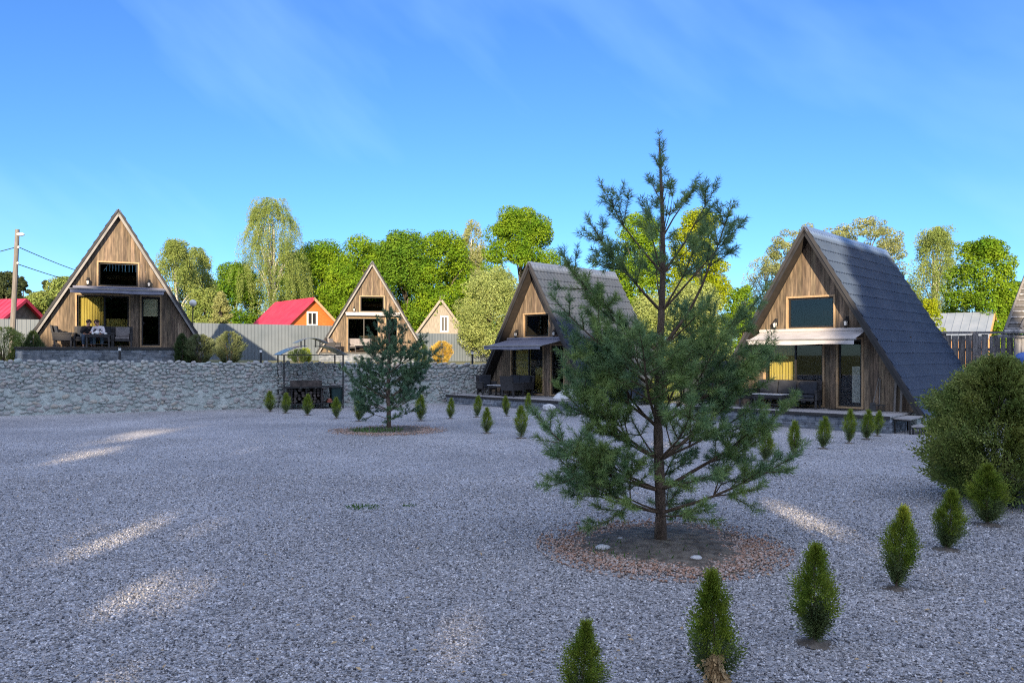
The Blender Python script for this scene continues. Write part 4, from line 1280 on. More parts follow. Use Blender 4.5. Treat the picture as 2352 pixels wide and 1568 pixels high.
def make_pine(loc, H, whorls, label, seed, nm, name="pine_tree", r0=0.062, per_m=440, wid=0.0048, lnf=1.25):
    rnd = random.Random(seed); rs = np.random.RandomState(seed)
    r = empty(name, loc, 0, label, "pine tree")
    tr = MB(); lim = MB(); shoots = []
    wob = lambda z: Vector((0.025*math.sin(z*1.7+seed)*min(1,z), 0.02*math.sin(z*1.3), z))
    n = 18
    tr.tube([wob(H*i/n)-Vector((0,0,0.05 if i == 0 else 0)) for i in range(n+1)], [r0*(1.25 if i == 0 else 1)*(1-i/n)**0.8+0.007 for i in range(n+1)], 10)
    def shoot(p, d, L):
        d = d.normalized(); e = p+d*L
        shoots.append((p[:], e[:])); return e
    def branch(p, az, el, L):
        grow(p, Vector((math.cos(az)*math.cos(el), math.sin(az)*math.cos(el), math.sin(el))), L, 0, 0.0105*L+0.004)
    def grow(p, d, L, order, rad):
        """a limb made of yearly shoots with a ring of side shoots at every node"""
        d = d.normalized()
        low = p.z < 2.0
        ns = max(1, round(L/0.22)); seg = L/ns
        pts = [p]
        q = p.copy()
        for i in range(ns):
            k = 0.10 if order == 0 else 0.16
            d = (d+Vector((rnd.uniform(-.11,.11), rnd.uniform(-.11,.11), rnd.uniform(-.05,.09)+k*(i/ns)))).normalized()
            q2 = q+d*seg*rnd.uniform(0.85,1.15)
            left = (ns-1-i)*seg                       # length still to come
            if left < (0.36 if order == 0 else 0.30) and not (order == 0 and i < 2): shoots.append((q[:], q2[:]))
            pts.append(q2)
            side = d.cross(Vector((0,0,1)))
            side = side.normalized() if side.length > 1e-3 else Vector((1,0,0))
            upv = side.cross(d).normalized()
            if i < ns-1 and order < (3 if low else 2) and not (order == 0 and (i+1)/ns < (0.26 if low else 0.42)):
                rem = L-(i+1)*seg
                angs = [rnd.uniform(-25,35), 180-rnd.uniform(-25,35)]
                if rnd.random() < 0.40: angs.append(90+rnd.uniform(-40,40))
                if rnd.random() < 0.18: angs.append(-90+rnd.uniform(-30,30))
                for a in angs:
                    if rnd.random() < (0.08 if order == 0 else (0.30 if low else 0.40)): continue
                    rr = side*math.cos(R(a))+upv*math.sin(R(a))
                    sl_ = min(rem*rnd.uniform(0.45,0.75), 0.62 if low else 0.36) if order == 0 else rem*rnd.uniform(0.4,0.75)
                    sl_ = max(sl_, rnd.uniform(0.10,0.17))
                    grow(q2, d*rnd.uniform(0.55,0.9)+rr*rnd.uniform(0.65,1.0), sl_, order+1, rad*0.45*(1-0.5*i/ns)+0.0015)
            q = q2
        if order < 3 or L > 0.2:
            lim.tube(pts, [max(0.0022, rad*(1-0.8*i/ns)) for i in range(ns+1)], 6 if order == 0 else 4, cap=False)
        side = d.cross(Vector((0,0,1)))
        side = side.normalized() if side.length > 1e-3 else Vector((1,0,0))
        upv = side.cross(d)
        shoot(q, d+Vector((0,0,0.25)), rnd.uniform(0.10,0.17))
        for a in (0, 130, 240):
            if rnd.random() < 0.75:
                rr = side*math.cos(R(a))+upv*math.sin(R(a))
                shoot(q, d+rr*rnd.uniform(0.6,1.0)+Vector((0,0,0.3)), rnd.uniform(0.06,0.12))
    for w in whorls:
        z, L, el = w[0], w[1], w[2]; nb = w[3]; extra = w[4] if len(w) > 4 else ()
        a0 = rnd.uniform(0,2*PI)
        for k in range(nb):
            branch(wob(z+rnd.uniform(-0.03,0.03)), a0+2*PI*k/nb+rnd.uniform(-0.3,0.3), R(el+rnd.uniform(-8,8)), L*rnd.uniform(0.72,1.08))
        for (az, el2, L2) in extra: branch(wob(z), R(az), R(el2), L2)
    # leader with candles
    zt = H
    for i in range(6):
        z0 = H-0.73+i*0.12
        shoots.append((wob(z0)[:], wob(z0+0.125)[:]))
    for k in range(5):
        a = 2*PI*k/5+rnd.random(); L = rnd.uniform(0.12,0.24)
        shoot(wob(H-0.34), Vector((math.cos(a)*0.6, math.sin(a)*0.6, 1)), L)
    shoot(wob(H-0.34), Vector((0.12,0,1)), 0.30)
    shoot(wob(H), Vector((0,0,1)), 0.08)
    tr.build("trunk", m_bark, r, smooth=True)
    lim.build("branches", m_twig, r, smooth=True)
    V, F = needles(shoots, rs, per_m, (0.045*lnf,0.07*lnf), wid)
    np_mesh("needles", V, F, nm, r)
    return r
make_pine(BIG_PINE, 4.68, [
    (0.36, 0.95, 12, 3, ((175,10,1.2),(-12,18,1.75),(205,14,1.45))), (0.62, 1.2, 20, 3, ((188,18,1.8),(5,24,2.0),(150,16,1.3))), (0.98, 1.35, 28, 4, ((185,28,1.6),(8,30,1.9))),
    (1.36, 1.35, 34, 4, ((172,34,1.5),(-8,34,1.6))), (1.76, 1.25, 38, 4, ((5,40,1.6),(186,36,1.5))),
    (2.22, 1.0, 42, 3, ((8,50,1.8),(180,38,1.6))), (2.68, 0.9, 48, 3, ((184,44,1.35),(-5,46,1.2))), (3.12, 0.75, 54, 3, ((170,50,1.1),(12,56,1.1))),
    (3.54, 0.50, 60, 3, ((10,60,0.7),)), (3.92, 0.32, 64, 4, ())],
    "large open pine tree in the foreground ringed by reddish chippings", 21, m_needle)
sp = make_pine(SMALL_PINE, 3.55, [
    (0.30, 0.9, 14, 4), (0.55, 1.40, 20, 5), (0.90, 1.55, 26, 5), (1.25, 1.5, 30, 5, ((2,34,1.85),)), (1.62, 1.25, 38, 4, ((8,40,1.5),)), (2.0, 0.95, 46, 4), (2.38, 0.75, 54, 4), (2.72, 0.55, 60, 4), (3.05, 0.36, 64, 3)],
    "smaller dark pine tree in front of the stone wall and far cabin", 34, m_needle2, per_m=300, wid=0.0085, lnf=1.2)

# ------------------------------------------------------------------ thujas and shrubs
def spray_mesh(rs, n, H, prof, leaf=0.05, wid=0.013, k=6, up=0.9, lean=0.5, inner=0.25, rag=0.22, lmp=1.0):
    """fern-like flat sprays filling a crown of height H and radius prof(u)"""
    u = rs.rand(n); a = rs.uniform(0,2*PI,n)
    lump = 1+lmp*(0.22*np.sin(a*2+u*7+rs.uniform(0,6))+0.16*np.sin(a*3-u*13+rs.uniform(0,6)))
    rr = prof(u)*lump*np.sqrt(rs.uniform(inner,1.0,n))
    c = np.column_stack([rr*np.cos(a), rr*np.sin(a), u*H])
    out = np.column_stack([np.cos(a), np.sin(a), np.zeros(n)])
    d = out*lean*rs.uniform(0.3,1.4,n)[:,None]+np.array([0,0,up])+rs.normal(0,rag,(n,3))
    d /= np.linalg.norm(d,axis=1)[:,None]
    tang = np.column_stack([-np.sin(a), np.cos(a), np.zeros(n)])+rs.normal(0,0.45,(n,3))
    nrm = tang-d*np.sum(tang*d,1)[:,None]; nrm /= np.linalg.norm(nrm,axis=1)[:,None]
    sd = np.cross(d, nrm)
    fall = (1-0.55*u**2)[:,None]
    V = []
    for i in range(k):
        f = i/k
        if i == k-1: dr, p = d, c+d*leaf*k*0.32*fall
        else:
            s = 1 if i % 2 else -1
            dr = d*0.75+sd*s*0.66; p = c+d*leaf*0.32*i*fall
        l = leaf*rs.uniform(0.7,1.15,n)[:,None]*(1-0.35*f)*fall; w = wid*(1-0.3*f)
        ww = np.cross(nrm, dr); ww /= np.linalg.norm(ww,axis=1)[:,None]
        V.append(np.stack([p-ww*w*0.3, p+dr*l*0.55-ww*w*0.6, p+dr*l, p+dr*l*0.55+ww*w*0.6], 1))
    V = np.concatenate(V,0).reshape(-1,3)
    return V, np.arange(len(V)).reshape(-1,4)
def thuja_prof(wmax, low=0.25, peak=0.38, tip=0.12):
    def f(u): return wmax*np.interp(u, [0,0.10,peak*0.6,peak,0.65,0.85,1.0], [low*0.25,low*0.7,0.80,1.0,0.66,0.26,0.02])
    return f
THU = []
def thuja_proto(name, H, wmax, seed, nf, mats, leaf, **k):
    rs = np.random.RandomState(seed)
    r = empty(name, (0,0,0), 0, "x", "shrub")
    V, F = spray_mesh(rs, nf, H*0.90, thuja_prof(wmax, **k), leaf, leaf*0.21, inner=0.05, lean=0.55, k=8, rag=0.34, lmp=1.5)
    V[:,2] += 0.05*H
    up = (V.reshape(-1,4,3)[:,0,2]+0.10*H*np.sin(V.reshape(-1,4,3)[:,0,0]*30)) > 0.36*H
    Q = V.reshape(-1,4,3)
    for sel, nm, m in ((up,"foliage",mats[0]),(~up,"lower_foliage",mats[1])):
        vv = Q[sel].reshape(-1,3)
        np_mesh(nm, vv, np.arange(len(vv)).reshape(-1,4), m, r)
    b = MB(); rnd = random.Random(seed)
    b.tube([(0,0,-0.03),(0.01,0,H*0.5),(0,0.01,H*0.85)],[0.014*H/0.7,0.009,0.003],6)
    for q in range(7):
        a = rnd.uniform(0,6.28); z = rnd.uniform(0.04,0.3)*H
        b.tube([(0,0,z),(0.6*wmax*math.cos(a),0.6*wmax*math.sin(a),z+0.22*H)],[0.005,0.002],4)
    b.build("stem", m_twig, r)
    return r
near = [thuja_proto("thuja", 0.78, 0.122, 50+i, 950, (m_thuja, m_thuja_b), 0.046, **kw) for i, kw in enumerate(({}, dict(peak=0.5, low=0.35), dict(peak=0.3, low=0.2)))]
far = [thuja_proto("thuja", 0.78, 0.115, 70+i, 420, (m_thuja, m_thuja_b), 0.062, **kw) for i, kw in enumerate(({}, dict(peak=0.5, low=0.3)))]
GT = "young thujas planted in rows on the gravel"
protos_used = {}
def soil_spot(x, y, r, seed):
    rnd = random.Random(seed); b = MB()
    ring = [(x+r*(1+rnd.uniform(-0.2,0.2))*math.cos(a*PI/8), y+0.9*r*(1+rnd.uniform(-0.2,0.2))*math.sin(a*PI/8), 0.005) for a in range(16)]
    b.add(ring+[(x,y,0.035)], [(k,(k+1)%16,16) for k in range(16)])
    tag(b.build("planting_soil", m_soil), kind="structure")
def plant(px, base, top, proto, label, rz, wf=1.0, cat="thuja"):
    g = gp(px, base)
    h = (base-top)/FPX*g[1]
    if proto not in protos_used: o = proto; protos_used[proto] = 1
    else: o = copy_tree(proto)
    s = h/0.78
    o.location = (g[0], g[1], 0); o.rotation_euler = (R(5*math.sin(px*1.7)), R(5*math.cos(px*2.3)), rz); o.scale = (s*wf, s*wf, s)
    o["label"] = label; o["category"] = cat; o["group"] = GT
    soil_spot(g[0], g[1], 0.10*s*wf+0.03, int(px))
    return o
plant(1328, 1640, 1415, near[0], "young thuja cut by the bottom edge, leftmost of the foreground row", 0.3, 1.0)
t2 = plant(1643, 1588, 1300, near[2], "tall young thuja with a dry tan spray low at its front", 1.2, 0.95)
plant(1872, 1478, 1245, near[1], "broad young thuja directly right of the one with the dry spray", 2.2, 1.1)
plant(2058, 1352, 1158, near[0], "upright young thuja in front of the sunlit streak on the gravel", 4.0, 0.95)
plant(2172, 1262, 1120, near[1], "bushy bright young thuja left of the loose large bush", 5.1, 1.25)
plant(2268, 1205, 1062, near[2], "yellowish young thuja standing in front of the loose large bush", 2.9, 1.45)
plant(621, 945, 898, far[0], "tiny thuja left of the barbecue, leftmost of the back row", 0.2, 1.15)
plant(656, 949, 902, far[1], "tiny thuja at the left post of the barbecue", 1.1, 1.1)
plant(706, 953, 905, far[0], "tiny thuja in front of the firewood of the barbecue", 2.0, 1.15)
plant(773, 961, 912, far[1], "tiny thuja in front of the green bin", 2.7, 1.0)
plant(824, 967, 908, far[0], "small thuja between the green bin and the smaller pine", 3.3, 1.0)
plant(966, 966, 906, far[1], "small thuja under the right branches of the smaller pine", 4.1, 1.1)
plant(1034, 961, 914, far[0], "small thuja right of the smaller pine before the grey roofed cabin", 5.0, 1.0)
plant(1095, 958, 908, far[1], "small thuja in front of the leftmost chair of the grey roofed cabin", 0.7, 0.95)
plant(1118, 995, 936, far[0], "thuja nearer the viewer left of the yellow green one by the big pine", 1.9, 1.1)
plant(1164, 955, 909, far[1], "small thuja in front of the coffee table of the grey roofed cabin", 3.0, 0.9)
plant(1197, 1006, 932, far[1], "yellow green thuja nearest the left branches of the big pine", 0.5, 1.05)
plant(1212, 946, 903, far[0], "small thuja just behind the yellow green one by the big pine", 4.6, 0.9)
plant(1758, 1058, 985, far[0], "thuja partly hidden behind the right branches of the big pine", 2.4, 1.2)
plant(1824, 1046, 966, far[1], "thuja just right of the big pine before the blue roofed cabin", 3.9, 0.95)
plant(1890, 1030, 957, far[0], "thuja in front of the deck left of the blue roofed cabin's door", 0.9, 1.1)
plant(1950, 1018, 940, far[1], "slim dark thuja in front of the blue roofed cabin's door", 5.5, 0.85)
plant(1990, 1009, 941, far[0], "left one of two close thujas near the deck steps", 1.6, 1.1)
plant(2015, 1001, 943, far[1], "right one of two close thujas near the deck steps", 2.6, 0.9)
# dry spray on the second thuja
rs_ = np.random.RandomState(4)
V, F = spray_mesh(rs_, 60, 0.20, lambda u: 0.028+0*u, 0.06, 0.02, up=-0.7, lean=0.4)
V += np.array([-0.01,-0.115,0.10])
dsp = np_mesh("dead_spray", V, F, m_dryspray, t2); dsp.rotation_euler.z = -1.2

def shrub(name, loc, H, prof, nf, leaf, m, label, seed, cat="shrub", **k):
    rs = np.random.RandomState(seed)
    r = empty(name, loc, 0, label, cat)
    V, F = spray_mesh(rs, nf, H*0.95, prof, leaf, leaf*k.pop("wf",0.3), **k)
    V[:,2] += 0.03*H
    np_mesh("foliage", V, F, m, r)
    rnd = random.Random(seed); b = MB()
    for q in range(6):
        a = rnd.uniform(0,6.28); w = prof(np.array([0.4]))[0]*0.6
        b.tube([(0.05*math.cos(a),0.05*math.sin(a),-0.04),(w*0.4*math.cos(a),w*0.4*math.sin(a),H*0.35),(w*math.cos(a+0.3),w*math.sin(a+0.3),H*0.75)],[0.03*H/2+0.004,0.02*H/2+0.003,0.004],5)
    b.build("stem", m_twig, r)
    return r
gb = gp(2290, 1150)
big = lambda w: (lambda u: w*np.interp(u,[0,0.08,0.28,0.5,0.75,0.92,1],[0.55,0.78,1.0,0.82,0.58,0.34,0.1])*(1+0.12*np.sin(u*31)))
shrub("arborvitae_bush", gb, (1152-826)/FPX*gb[1], big(0.92), 6400, 0.105, m_cypress, "large loose green arborvitae bush at the right edge of the yard", 5, "bush", k=9, up=0.8, lean=1.0, inner=0.15, wf=0.24, rag=0.38)
def on_terrace(px, d): 
    x = (px-CX)/FPX*d
    return (x, d, terrace_z(x, d))
cone = lambda w: (lambda u: w*np.interp(u,[0,0.15,0.45,0.75,1],[0.8,1.0,0.95,0.6,0.1]))
rnd_ = lambda w: (lambda u: w*np.interp(u,[0,0.2,0.5,0.8,1],[0.5,0.9,1.0,0.75,0.3]))
shrub("clipped_thuja", on_terrace(76, 29.6), 1.18, cone(0.36), 1500, 0.07, m_thuja_d, "dark conical thuja at the left corner of the people's deck", 61, "thuja", lean=0.35)
shrub("clipped_thuja", on_terrace(418, 30.9), 1.16, cone(0.28), 1300, 0.07, m_thuja_d, "dark thuja at the right corner of the people's deck", 62, "thuja", lean=0.35)
shrub("juniper_bush", on_terrace(458, 31.2), 1.14, rnd_(0.52), 1700, 0.085, m_juniper, "greyish bushy juniper right beside the dark deck corner thuja", 63, "bush", up=0.6, lean=0.9)
shrub("juniper_bush", on_terrace(527, 31.6), 1.30, rnd_(0.50), 1500, 0.085, m_juniper, "separate loose juniper in front of the grey fence above the wall", 64, "bush", up=0.6, lean=0.9)
shrub("leafy_bush", on_terrace(8, 29.2), 1.3, rnd_(0.65), 1500, 0.09, m_cypress, "yellow green bush cut by the left edge above the wall", 65, "bush", up=0.5, lean=0.9)
shrub("clipped_thuja", on_terrace(686, 36), 0.62, rnd_(0.42), 800, 0.07, m_thuja_d, "dark low thuja seen under the left of the barbecue roof", 66, "thuja")
shrub("clipped_thuja", on_terrace(702, 36.6), 0.68, rnd_(0.26), 600, 0.07, m_thuja, "brighter thuja seen between the posts of the barbecue", 67, "thuja")
shrub("golden_bush", on_terrace(1015, 40), 1.15, rnd_(0.48), 1100, 0.09, m_goldbush, "golden yellow bush in front of the lower grey fence", 68, "bush", up=0.8, lean=0.6)
shrub("clipped_thuja", on_terrace(966, 43.5), 1.3, cone(0.36), 900, 0.09, m_thuja_d, "dark thuja at the right corner of the far cabin", 69, "thuja")
shrub("clipped_thuja", (6.4,33.2,0), 1.2, rnd_(0.7), 1000, 0.1, m_cypress, "yellow green shrub seen through the big pine behind its trunk", 70, "shrub", up=0.5, lean=0.9)

def tuft(name, c, r, n, h, m, label, seed):
    rs = np.random.RandomState(seed)
    a = rs.uniform(0,2*PI,n); q = r*np.sqrt(rs.rand(n))
    p = np.column_stack([c[0]+q*np.cos(a), c[1]+q*0.7*np.sin(a), np.full(n, 0.01)])
    d = rs.normal(0,0.45,(n,3)); d[:,2] = 1; d /= np.linalg.norm(d,axis=1)[:,None]
    l = rs.uniform(0.4,1,n)[:,None]*h; w = np.cross(d, rs.normal(size=(n,3))); w /= np.linalg.norm(w,axis=1)[:,None]; w *= 0.006+0.05*h*0.4
    V = np.stack([p-w*0.4, p+d*l*0.5-w, p+d*l, p+d*l*0.5+w],1).reshape(-1,3)
    return tag(np_mesh(name, V, np.arange(n*4).reshape(-1,4), m), label, "weeds" if "weed" in name else "grass", kind="stuff")
tuft("grass_tuft", (SMALL_PINE.x-0.25, SMALL_PINE.y-0.55), 0.75, 420, 0.16, m_weed, "fresh green grass at the foot of the smaller pine", 1)
tuft("grass_tuft", (BIG_PINE.x-0.2, BIG_PINE.y-0.3), 0.7, 110, 0.10, m_weed, "sparse grass blades at the foot of the big pine", 2)
w_ = gp(833, 1167); tuft("weed_patch", w_, 0.26, 160, 0.05, m_weed, "small green weed patch on the open gravel", 3)
w_ = gp(940, 1163); tuft("weed_patch", w_, 0.10, 40, 0.04, m_weed, "tiny weed patch right of the larger weed patch", 4)
rs_l = np.random.RandomState(12)
nl = 420
yy = 4.8+17*rs_l.rand(nl)**1.6; xx = rs_l.uniform(-0.68,0.68,nl)*yy
P = np.column_stack([xx, yy, np.full(nl, 0.022)])
d_ = rs_l.normal(0,1,(nl,3)); d_[:,2] *= 0.25; d_ /= np.linalg.norm(d_,axis=1)[:,None]
w_ = np.cross(d_, [0,0,1.0]); w_ /= np.linalg.norm(w_,axis=1)[:,None]; s_ = rs_l.uniform(0.012,0.028,nl)[:,None]
V = np.stack([P-d_*s_, P-w_*s_*0.5+[0,0,0.006], P+d_*s_, P+w_*s_*0.5],1).reshape(-1,3)
tag(np_mesh("leaf_litter", V, np.arange(nl*4).reshape(-1,4), m_dryspray), "dry brown leaf bits strewn over the gravel", "leaf litter", kind="stuff")
# dandelion-like pale stones and small rocks near the pine
for k, (px, py, r_) in enumerate([(1425,1243,0.03),(1385,1266,0.06),(1600,1290,0.05)]):
    g = gp(px, py); o = MB().blob((0,0,0), r_, k+3, 8, 0.18, (1.3,1,0.6)).build("pale_stone", m_whiterock, smooth=True); o.location = (g[0], g[1], r_*0.45+0.02)
    tag(o, ["small white pebble left of the big pine trunk","flat pale stone on the soil left of the big pine","flat pale stone on the soil right of the big pine"][k], "stone")
# pale rubble right of the deck of the grey-roofed cabin
rubble = [(1312,938,0.62,"big white boulder beside the deck of the grey roofed cabin"),(1262,944,0.22,"white rock left of the big white boulder"),(1372,948,0.34,"white rock behind the big pine left of its trunk"),(1405,955,0.22,"small white rock near the big pine's left branches"),(1455,945,0.25,"white rock close to the big pine trunk"),(1556,948,0.3,"white rock just right of the big pine trunk")]
for k, (px, py, r_, lb) in enumerate(rubble):
    g = gp(px, py); o = MB().blob((0,0,0), r_, k+13, 12, 0.22, (1.15,0.9,0.7)).build("boulder", m_whiterock, smooth=False); o.location = (g[0], g[1], r_*0.5)
    tag(o, lb, "rock", "white rocks between the decks")
# blocks by the wall at the far left
for k, (px, lb) in enumerate(((38, "left one of two pale concrete blocks above the wall at far left"), (52, "right one of two pale concrete blocks above the wall at far left"))):
    p = on_terrace(px, 28.6 + 0.3*k); o = MB().box((-0.11,-0.10,0),(0.11,0.10,0.40)).build("concrete_block", m_concrete, bevel=0.01); o.location = (p[0], p[1]+0.2, p[2]); tag(o, lb, "block")
# corner of a stone deck at the right edge
def corner_deck():
    p = Vector(gp(2338, 1168))
    r = empty("stone_step", (p.x, p.y, 0), -R(8), "corner of a grey stone clad step at the right edge", "step")
    b = MB(); rnd = random.Random(6)
    z = 0.0
    while z < 0.34:
        hh = rnd.uniform(0.05,0.08); t = 0
        while t < 1.4:
            w = rnd.uniform(0.2,0.5); b.box((t+0.003,-rnd.uniform(0,0.02),z),(t+w-0.003,0.05,z+hh-0.005)); t += w
        t = 0
        while t < 1.2:
            w = rnd.uniform(0.2,0.5); b.box((-rnd.uniform(0.001,0.02),0.051+t,z),(0.04,0.051+t+w-0.006,z+hh-0.005)); t += w
        z += hh
    b.build("ledgestone_cladding", m_ledge, r)
    MB().box((-0.05,-0.05,z),(1.6,1.4,z+0.05)).build("deck_boards", m_deckboard, r)
corner_deck()

# ------------------------------------------------------------------ background trees
def leaf_cloud(rs, cen, rad, n, size, flat=0.6, droop=0.0, surf=0.55):
    """leaf quads on clumps: cen (K,3), rad (K,)"""
    K = len(cen)
    wts = rad**2; idx = rs.choice(K, n, p=wts/wts.sum())
    d = rs.normal(size=(n,3)); d /= np.linalg.norm(d,axis=1)[:,None]
    r = rad[idx]*rs.uniform(surf,1.0,n)**0.6
    p = cen[idx]+d*r[:,None]*np.array([1,1,0.75])
    nrm = d*0.7+rs.normal(0,0.5,(n,3))+np.array([0,0,0.35]); nrm /= np.linalg.norm(nrm,axis=1)[:,None]
    a = np.cross(nrm, rs.normal(size=(n,3)))+np.array([0,0,-droop]); a /= np.linalg.norm(a,axis=1)[:,None]
    b = np.cross(nrm, a); b /= np.linalg.norm(b,axis=1)[:,None]
    s = size*rs.uniform(0.6,1.25,n)[:,None]
    V = np.stack([p-a*s*0.5, p-b*s*0.32+a*s*0.05, p+a*s*0.5, p+b*s*0.32+a*s*0.05],1).reshape(-1,3)
    return V, np.arange(n*4).reshape(-1,4)

def tree(name, px, top, d, half, label, m, seed, kind="round", n=9000, leaf=0.34, zb=None, base_frac=0.08, trunk=m_trunk, K=85, clump=0.26, cat="tree", gap=None):
    rs = np.random.RandomState(seed); rnd = random.Random(seed)
    n = int(n*4.6); leaf *= 0.56; K = int(K*1.7); clump *= 0.80
    x = (px-CX)/FPX*d
    zb = (terrace_z(min(x, 3), d) if x < 3.8 else 0.0) if zb is None else zb
    H = EYE+(HOR-top)/FPX*d-zb
    Wd = half/FPX*d
    r = empty(name, (x, d, zb), rnd.uniform(0,6.28), label, cat)
    cz0 = H*base_frac
    b = MB()
    airy = kind == "airy"
    if kind in ("round", "airy"):
        th = rs.uniform(0,2*PI,K); u = rs.uniform(0,1,K)
        prof = np.interp(u,[0,0.15,0.4,0.65,0.85,1.0],[0.55,0.9,1.0,0.92,0.70,0.35]) if not airy else np.interp(u,[0,0.2,0.5,0.75,0.9,1.0],[0.35,0.6,0.95,1.0,0.9,0.6])
        rr = Wd*prof*np.sqrt(rs.uniform(0.25,1,K))*0.82
        cr = Wd*clump*rs.uniform(0.75,1.35,K)*1.25
        cz = cz0+u*(H-cz0-cr*0.75)
        cen = np.column_stack([rr*np.cos(th), rr*np.sin(th), cz])
        # dark gaps come from leaving space between the clumps
        V, F = leaf_cloud(rs, cen, cr, n, leaf)
    elif kind == "pear":
        th = rs.uniform(0,2*PI,K); u = rs.uniform(0,1,K)
        prof = np.interp(u,[0,0.2,0.45,0.7,0.9,1.0],[0.75,0.95,1.0,0.7,0.35,0.1])
        rr = Wd*prof*np.sqrt(rs.uniform(0.2,1,K))*0.85
        cr = Wd*clump*rs.uniform(0.7,1.3,K)
        cz = cz0+u*(H-cz0-cr*0.6)
        cen = np.column_stack([rr*np.cos(th), rr*np.sin(th), cz])
        V, F = leaf_cloud(rs, cen, cr, n, leaf)
    else:   # birch: drooping strands
        VV = []
        th = rs.uniform(0,2*PI,K); u = rs.uniform(0.0,1,K)**0.8
        prof = np.interp(u,[0,0.2,0.5,0.75,0.9,1.0],[0.8,1.0,0.95,0.75,0.45,0.15])
        rr = Wd*prof*np.sqrt(rs.uniform(0.05,1.0,K))
        cen = np.column_stack([rr*np.cos(th), rr*np.sin(th), cz0+0.08*H+u*(H*0.92-cz0)])
        strands = K*5; per = max(6, n//strands)
        for i in range(strands):
            c = cen[i % K]+rs.normal(0,0.09,3)*np.array([Wd,Wd,0.05*H/0.09*0.5])
            c[2] = min(c[2], H)
            ln = rs.uniform(0.08,0.22)*H*(0.5 if u[i % K] > 0.85 else 1)
            t = rs.rand(per); o = c[:2]/(np.linalg.norm(c[:2])+0.1)*0.5
            VV.append(np.column_stack([c[0]+o[0]*np.sqrt(t)+rs.normal(0,0.13,per), c[1]+o[1]*np.sqrt(t)+rs.normal(0,0.13,per), np.maximum(c[2]+0.25-t*ln, 0.3)]))
        p = np.concatenate(VV); nn = len(p)
        a = rs.normal(0,0.35,(nn,3))+np.array([0,0,-1]); a /= np.linalg.norm(a,axis=1)[:,None]
        bb = np.cross(a, rs.normal(size=(nn,3))); bb /= np.linalg.norm(bb,axis=1)[:,None]
        s = leaf*rs.uniform(0.6,1.3,nn)[:,None]
        V = np.stack([p-a*s*0.5, p-bb*s*0.3, p+a*s*0.5, p+bb*s*0.3],1).reshape(-1,3); F = np.arange(nn*4).reshape(-1,4)
    if gap is not None:
        pass
    tr0 = 0.018*H+0.03
    b.tube([(0,0,-0.2),(0.02*H*rnd.uniform(-1,1),0.02*H*rnd.uniform(-1,1),H*0.45),(0.03*H*rnd.uniform(-1,1),0,H*0.86)],[tr0,tr0*0.6,tr0*0.12],8)
    for c in cen[:(26 if kind == "birch" else 16)]:
        c = Vector(c); s_ = Vector((0,0,max(0.12*H, min(c.z*0.62, 0.75*H))))
        mid = s_.lerp(c,0.55)+Vector((0,0,0.03*H))
        b.tube([s_,mid,c],[tr0*0.30,tr0*0.18,tr0*0.05],5)
    b.build("trunk", trunk, r, smooth=True)
    np_mesh("crown", V, F, m, r)
    return r
T = tree
T("birch_tree", 405, 556, 62, 52, "pale birch right beside the sunlit cabin with white trunk", m_birch, 101, "birch", 9000, 0.20, K=60, trunk=m_birchbark)
T("birch_tree", 448, 575, 66, 40, "second thin birch, just right of the pale birch by the sunlit cabin", m_birch, 117, "birch", 5000, 0.20, K=40, trunk=m_birchbark)
T("birch_tree", 625, 460, 84, 82, "tallest weeping birch above the raspberry red roof", m_birch, 102, "birch", 19000, 0.21, K=95, trunk=m_birchbark)
T("conifer", 52, 632, 112, 26, "dull dark conifer far behind the pole", m_conifer, 103, "pear", 4000, 0.5, K=30)
T("conifer", 104, 640, 118, 20, "slim dull conifer far right of the pole", m_conifer, 104, "pear", 3000, 0.5, K=30)
T("leafy_tree", 14, 622, 105, 42, "dull green tree cut by the left edge behind the pole", m_conifer, 105, "round", 5000, 0.5)
T("leafy_tree", 140, 632, 88, 52, "light green tree behind the left roof edge of the sunlit cabin", m_birch, 106, "round", 6000, 0.4)
T("leafy_tree", 88, 668, 84, 36, "low green tree behind the far left red roof", m_birch, 107, "round", 3600, 0.4)
T("leafy_tree", 540, 596, 84, 74, "deep green tree between the thin birch and the tallest birch", m_maple_d, 108, "round", 9000, 0.36)
T("leafy_tree", 470, 660, 60, 46, "low light green tree behind the fence right of the sunlit cabin", m_birch, 109, "round", 5000, 0.26)
T("leafy_tree", 508, 668, 52, 34, "small pale tree between the sunlit cabin and the red roof", m_pale, 110, "pear", 3500, 0.2)
T("maple_tree", 735, 545, 92, 100, "broad maple directly right of the tallest birch", m_maple, 111, "round", 11000, 0.42, base_frac=0.05)
T("maple_tree", 838, 538, 90, 104, "maple directly behind the far cabin's peak", m_maple, 112, "round", 12000, 0.42, base_frac=0.05)
T("maple_tree", 930, 520, 88, 96, "maple right of the far cabin's peak with a rounded top", m_maple_d, 113, "round", 12000, 0.42, base_frac=0.05)
T("maple_tree", 1015, 526, 88, 90, "maple left of the tall lime, behind the grey gable", m_maple, 114, "round", 11000, 0.42, base_frac=0.05)
T("maple_tree", 790, 600, 78, 70, "lower maple between the red roof and the far cabin", m_maple, 118, "round", 7000, 0.38, base_frac=0.05)
T("birch_tree", 1085, 510, 92, 40, "thin grey green birch showing between the maples and the tall lime", m_pale, 115, "birch", 5000, 0.3, K=40, trunk=m_birchbark)
T("lime_tree", 1196, 462, 78, 98, "tall lime tree behind the peak of the grey roofed cabin", m_maple, 116, "round", 14000, 0.36, K=56, clump=0.27)
T("willow_tree", 1128, 605, 58, 84, "pale willow in front of the grey gable left of the grey roofed cabin", m_willow, 119, "round", 11000, 0.22, base_frac=0.1)
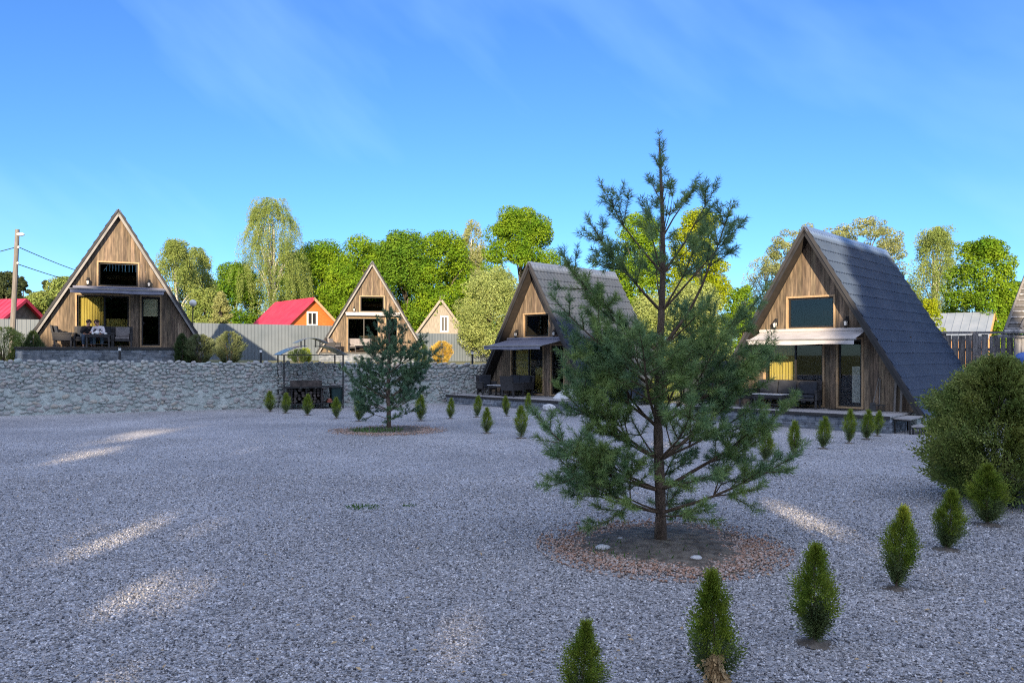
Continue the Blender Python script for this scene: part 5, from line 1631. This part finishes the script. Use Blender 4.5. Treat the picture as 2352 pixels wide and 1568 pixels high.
T("lime_tree", 1470, 484, 58, 82, "yellow green tree behind the left half of the big pine's top", m_maple, 120, "round", 11000, 0.26, base_frac=0.10)
T("lime_tree", 1602, 476, 55, 84, "golden yellow green tree behind the right half of the big pine's top", m_yellowleaf, 121, "round", 12000, 0.26, base_frac=0.10)
T("willow_tree", 1590, 640, 45, 92, "pale yellow bushy tree behind the dark steel fence", m_willow, 122, "round", 9000, 0.2, base_frac=0.02)
T("leafy_tree", 1490, 670, 47, 70, "low pale tree behind the grey tile roof", m_willow, 123, "round", 6000, 0.2, base_frac=0.02)
T("leafy_tree", 1705, 650, 50, 48, "green tree just left of the blue roofed cabin", m_maple, 124, "round", 5000, 0.22, base_frac=0.05)
T("leafy_tree", 1765, 585, 75, 62, "thin pale tree behind the left slope of the blue roofed cabin", m_pale, 125, "birch", 4200, 0.24, K=50)
T("leafy_tree", 1835, 512, 66, 78, "airy pale tree behind the peak of the blue roofed cabin", m_pale, 126, "airy", 6500, 0.24, K=80, clump=0.15, base_frac=0.3)
T("leafy_tree", 1975, 504, 66, 112, "widest airy pale tree above the ridge of the blue roofed cabin", m_pale, 127, "airy", 9000, 0.25, K=120, clump=0.12, base_frac=0.3)
T("birch_tree", 2150, 528, 58, 52, "weeping birch right of the blue roof's far edge", m_birch, 128, "birch", 8500, 0.19, K=60, trunk=m_birchbark)
T("maple_tree", 2255, 542, 48, 88, "bright green maple behind the zinc roofed shed", m_maple, 129, "round", 14000, 0.24, base_frac=0.05)
T("leafy_tree", 2135, 684, 42, 34, "young yellow green tree against the blue roof's right edge", m_yellowleaf, 130, "round", 3200, 0.18)
T("leafy_tree", 2335, 640, 52, 40, "green tree behind the old barn roof at the right edge", m_maple_d, 131, "round", 5000, 0.24)
T("maple_tree", 690, 572, 104, 92, "distant green tree filling the gap right of the tallest birch", m_maple_d, 141, "round", 7000, 0.42, base_frac=0.03)
T("maple_tree", 885, 556, 106, 110, "distant green tree filling the gap behind the maples above the far cabin", m_maple_d, 142, "round", 8000, 0.42, base_frac=0.03)
T("maple_tree", 1068, 566, 104, 84, "distant green tree behind the thin birch left of the tall lime", m_maple_d, 143, "round", 7000, 0.42, base_frac=0.03)
T("leafy_tree", 2070, 640, 72, 66, "low green tree showing past the blue roof's far edge below the birch", m_birch, 144, "round", 5000, 0.3, base_frac=0.03)
S.cycles.max_bounces = 8
S.cycles.use_denoising = False
S.cycles.use_adaptive_sampling = False
S.cycles.pixel_filter_type = 'BLACKMAN_HARRIS'
S.cycles.filter_width = 1.15
S.cycles.sample_clamp_indirect = 4
S.cycles.transparent_max_bounces = 12
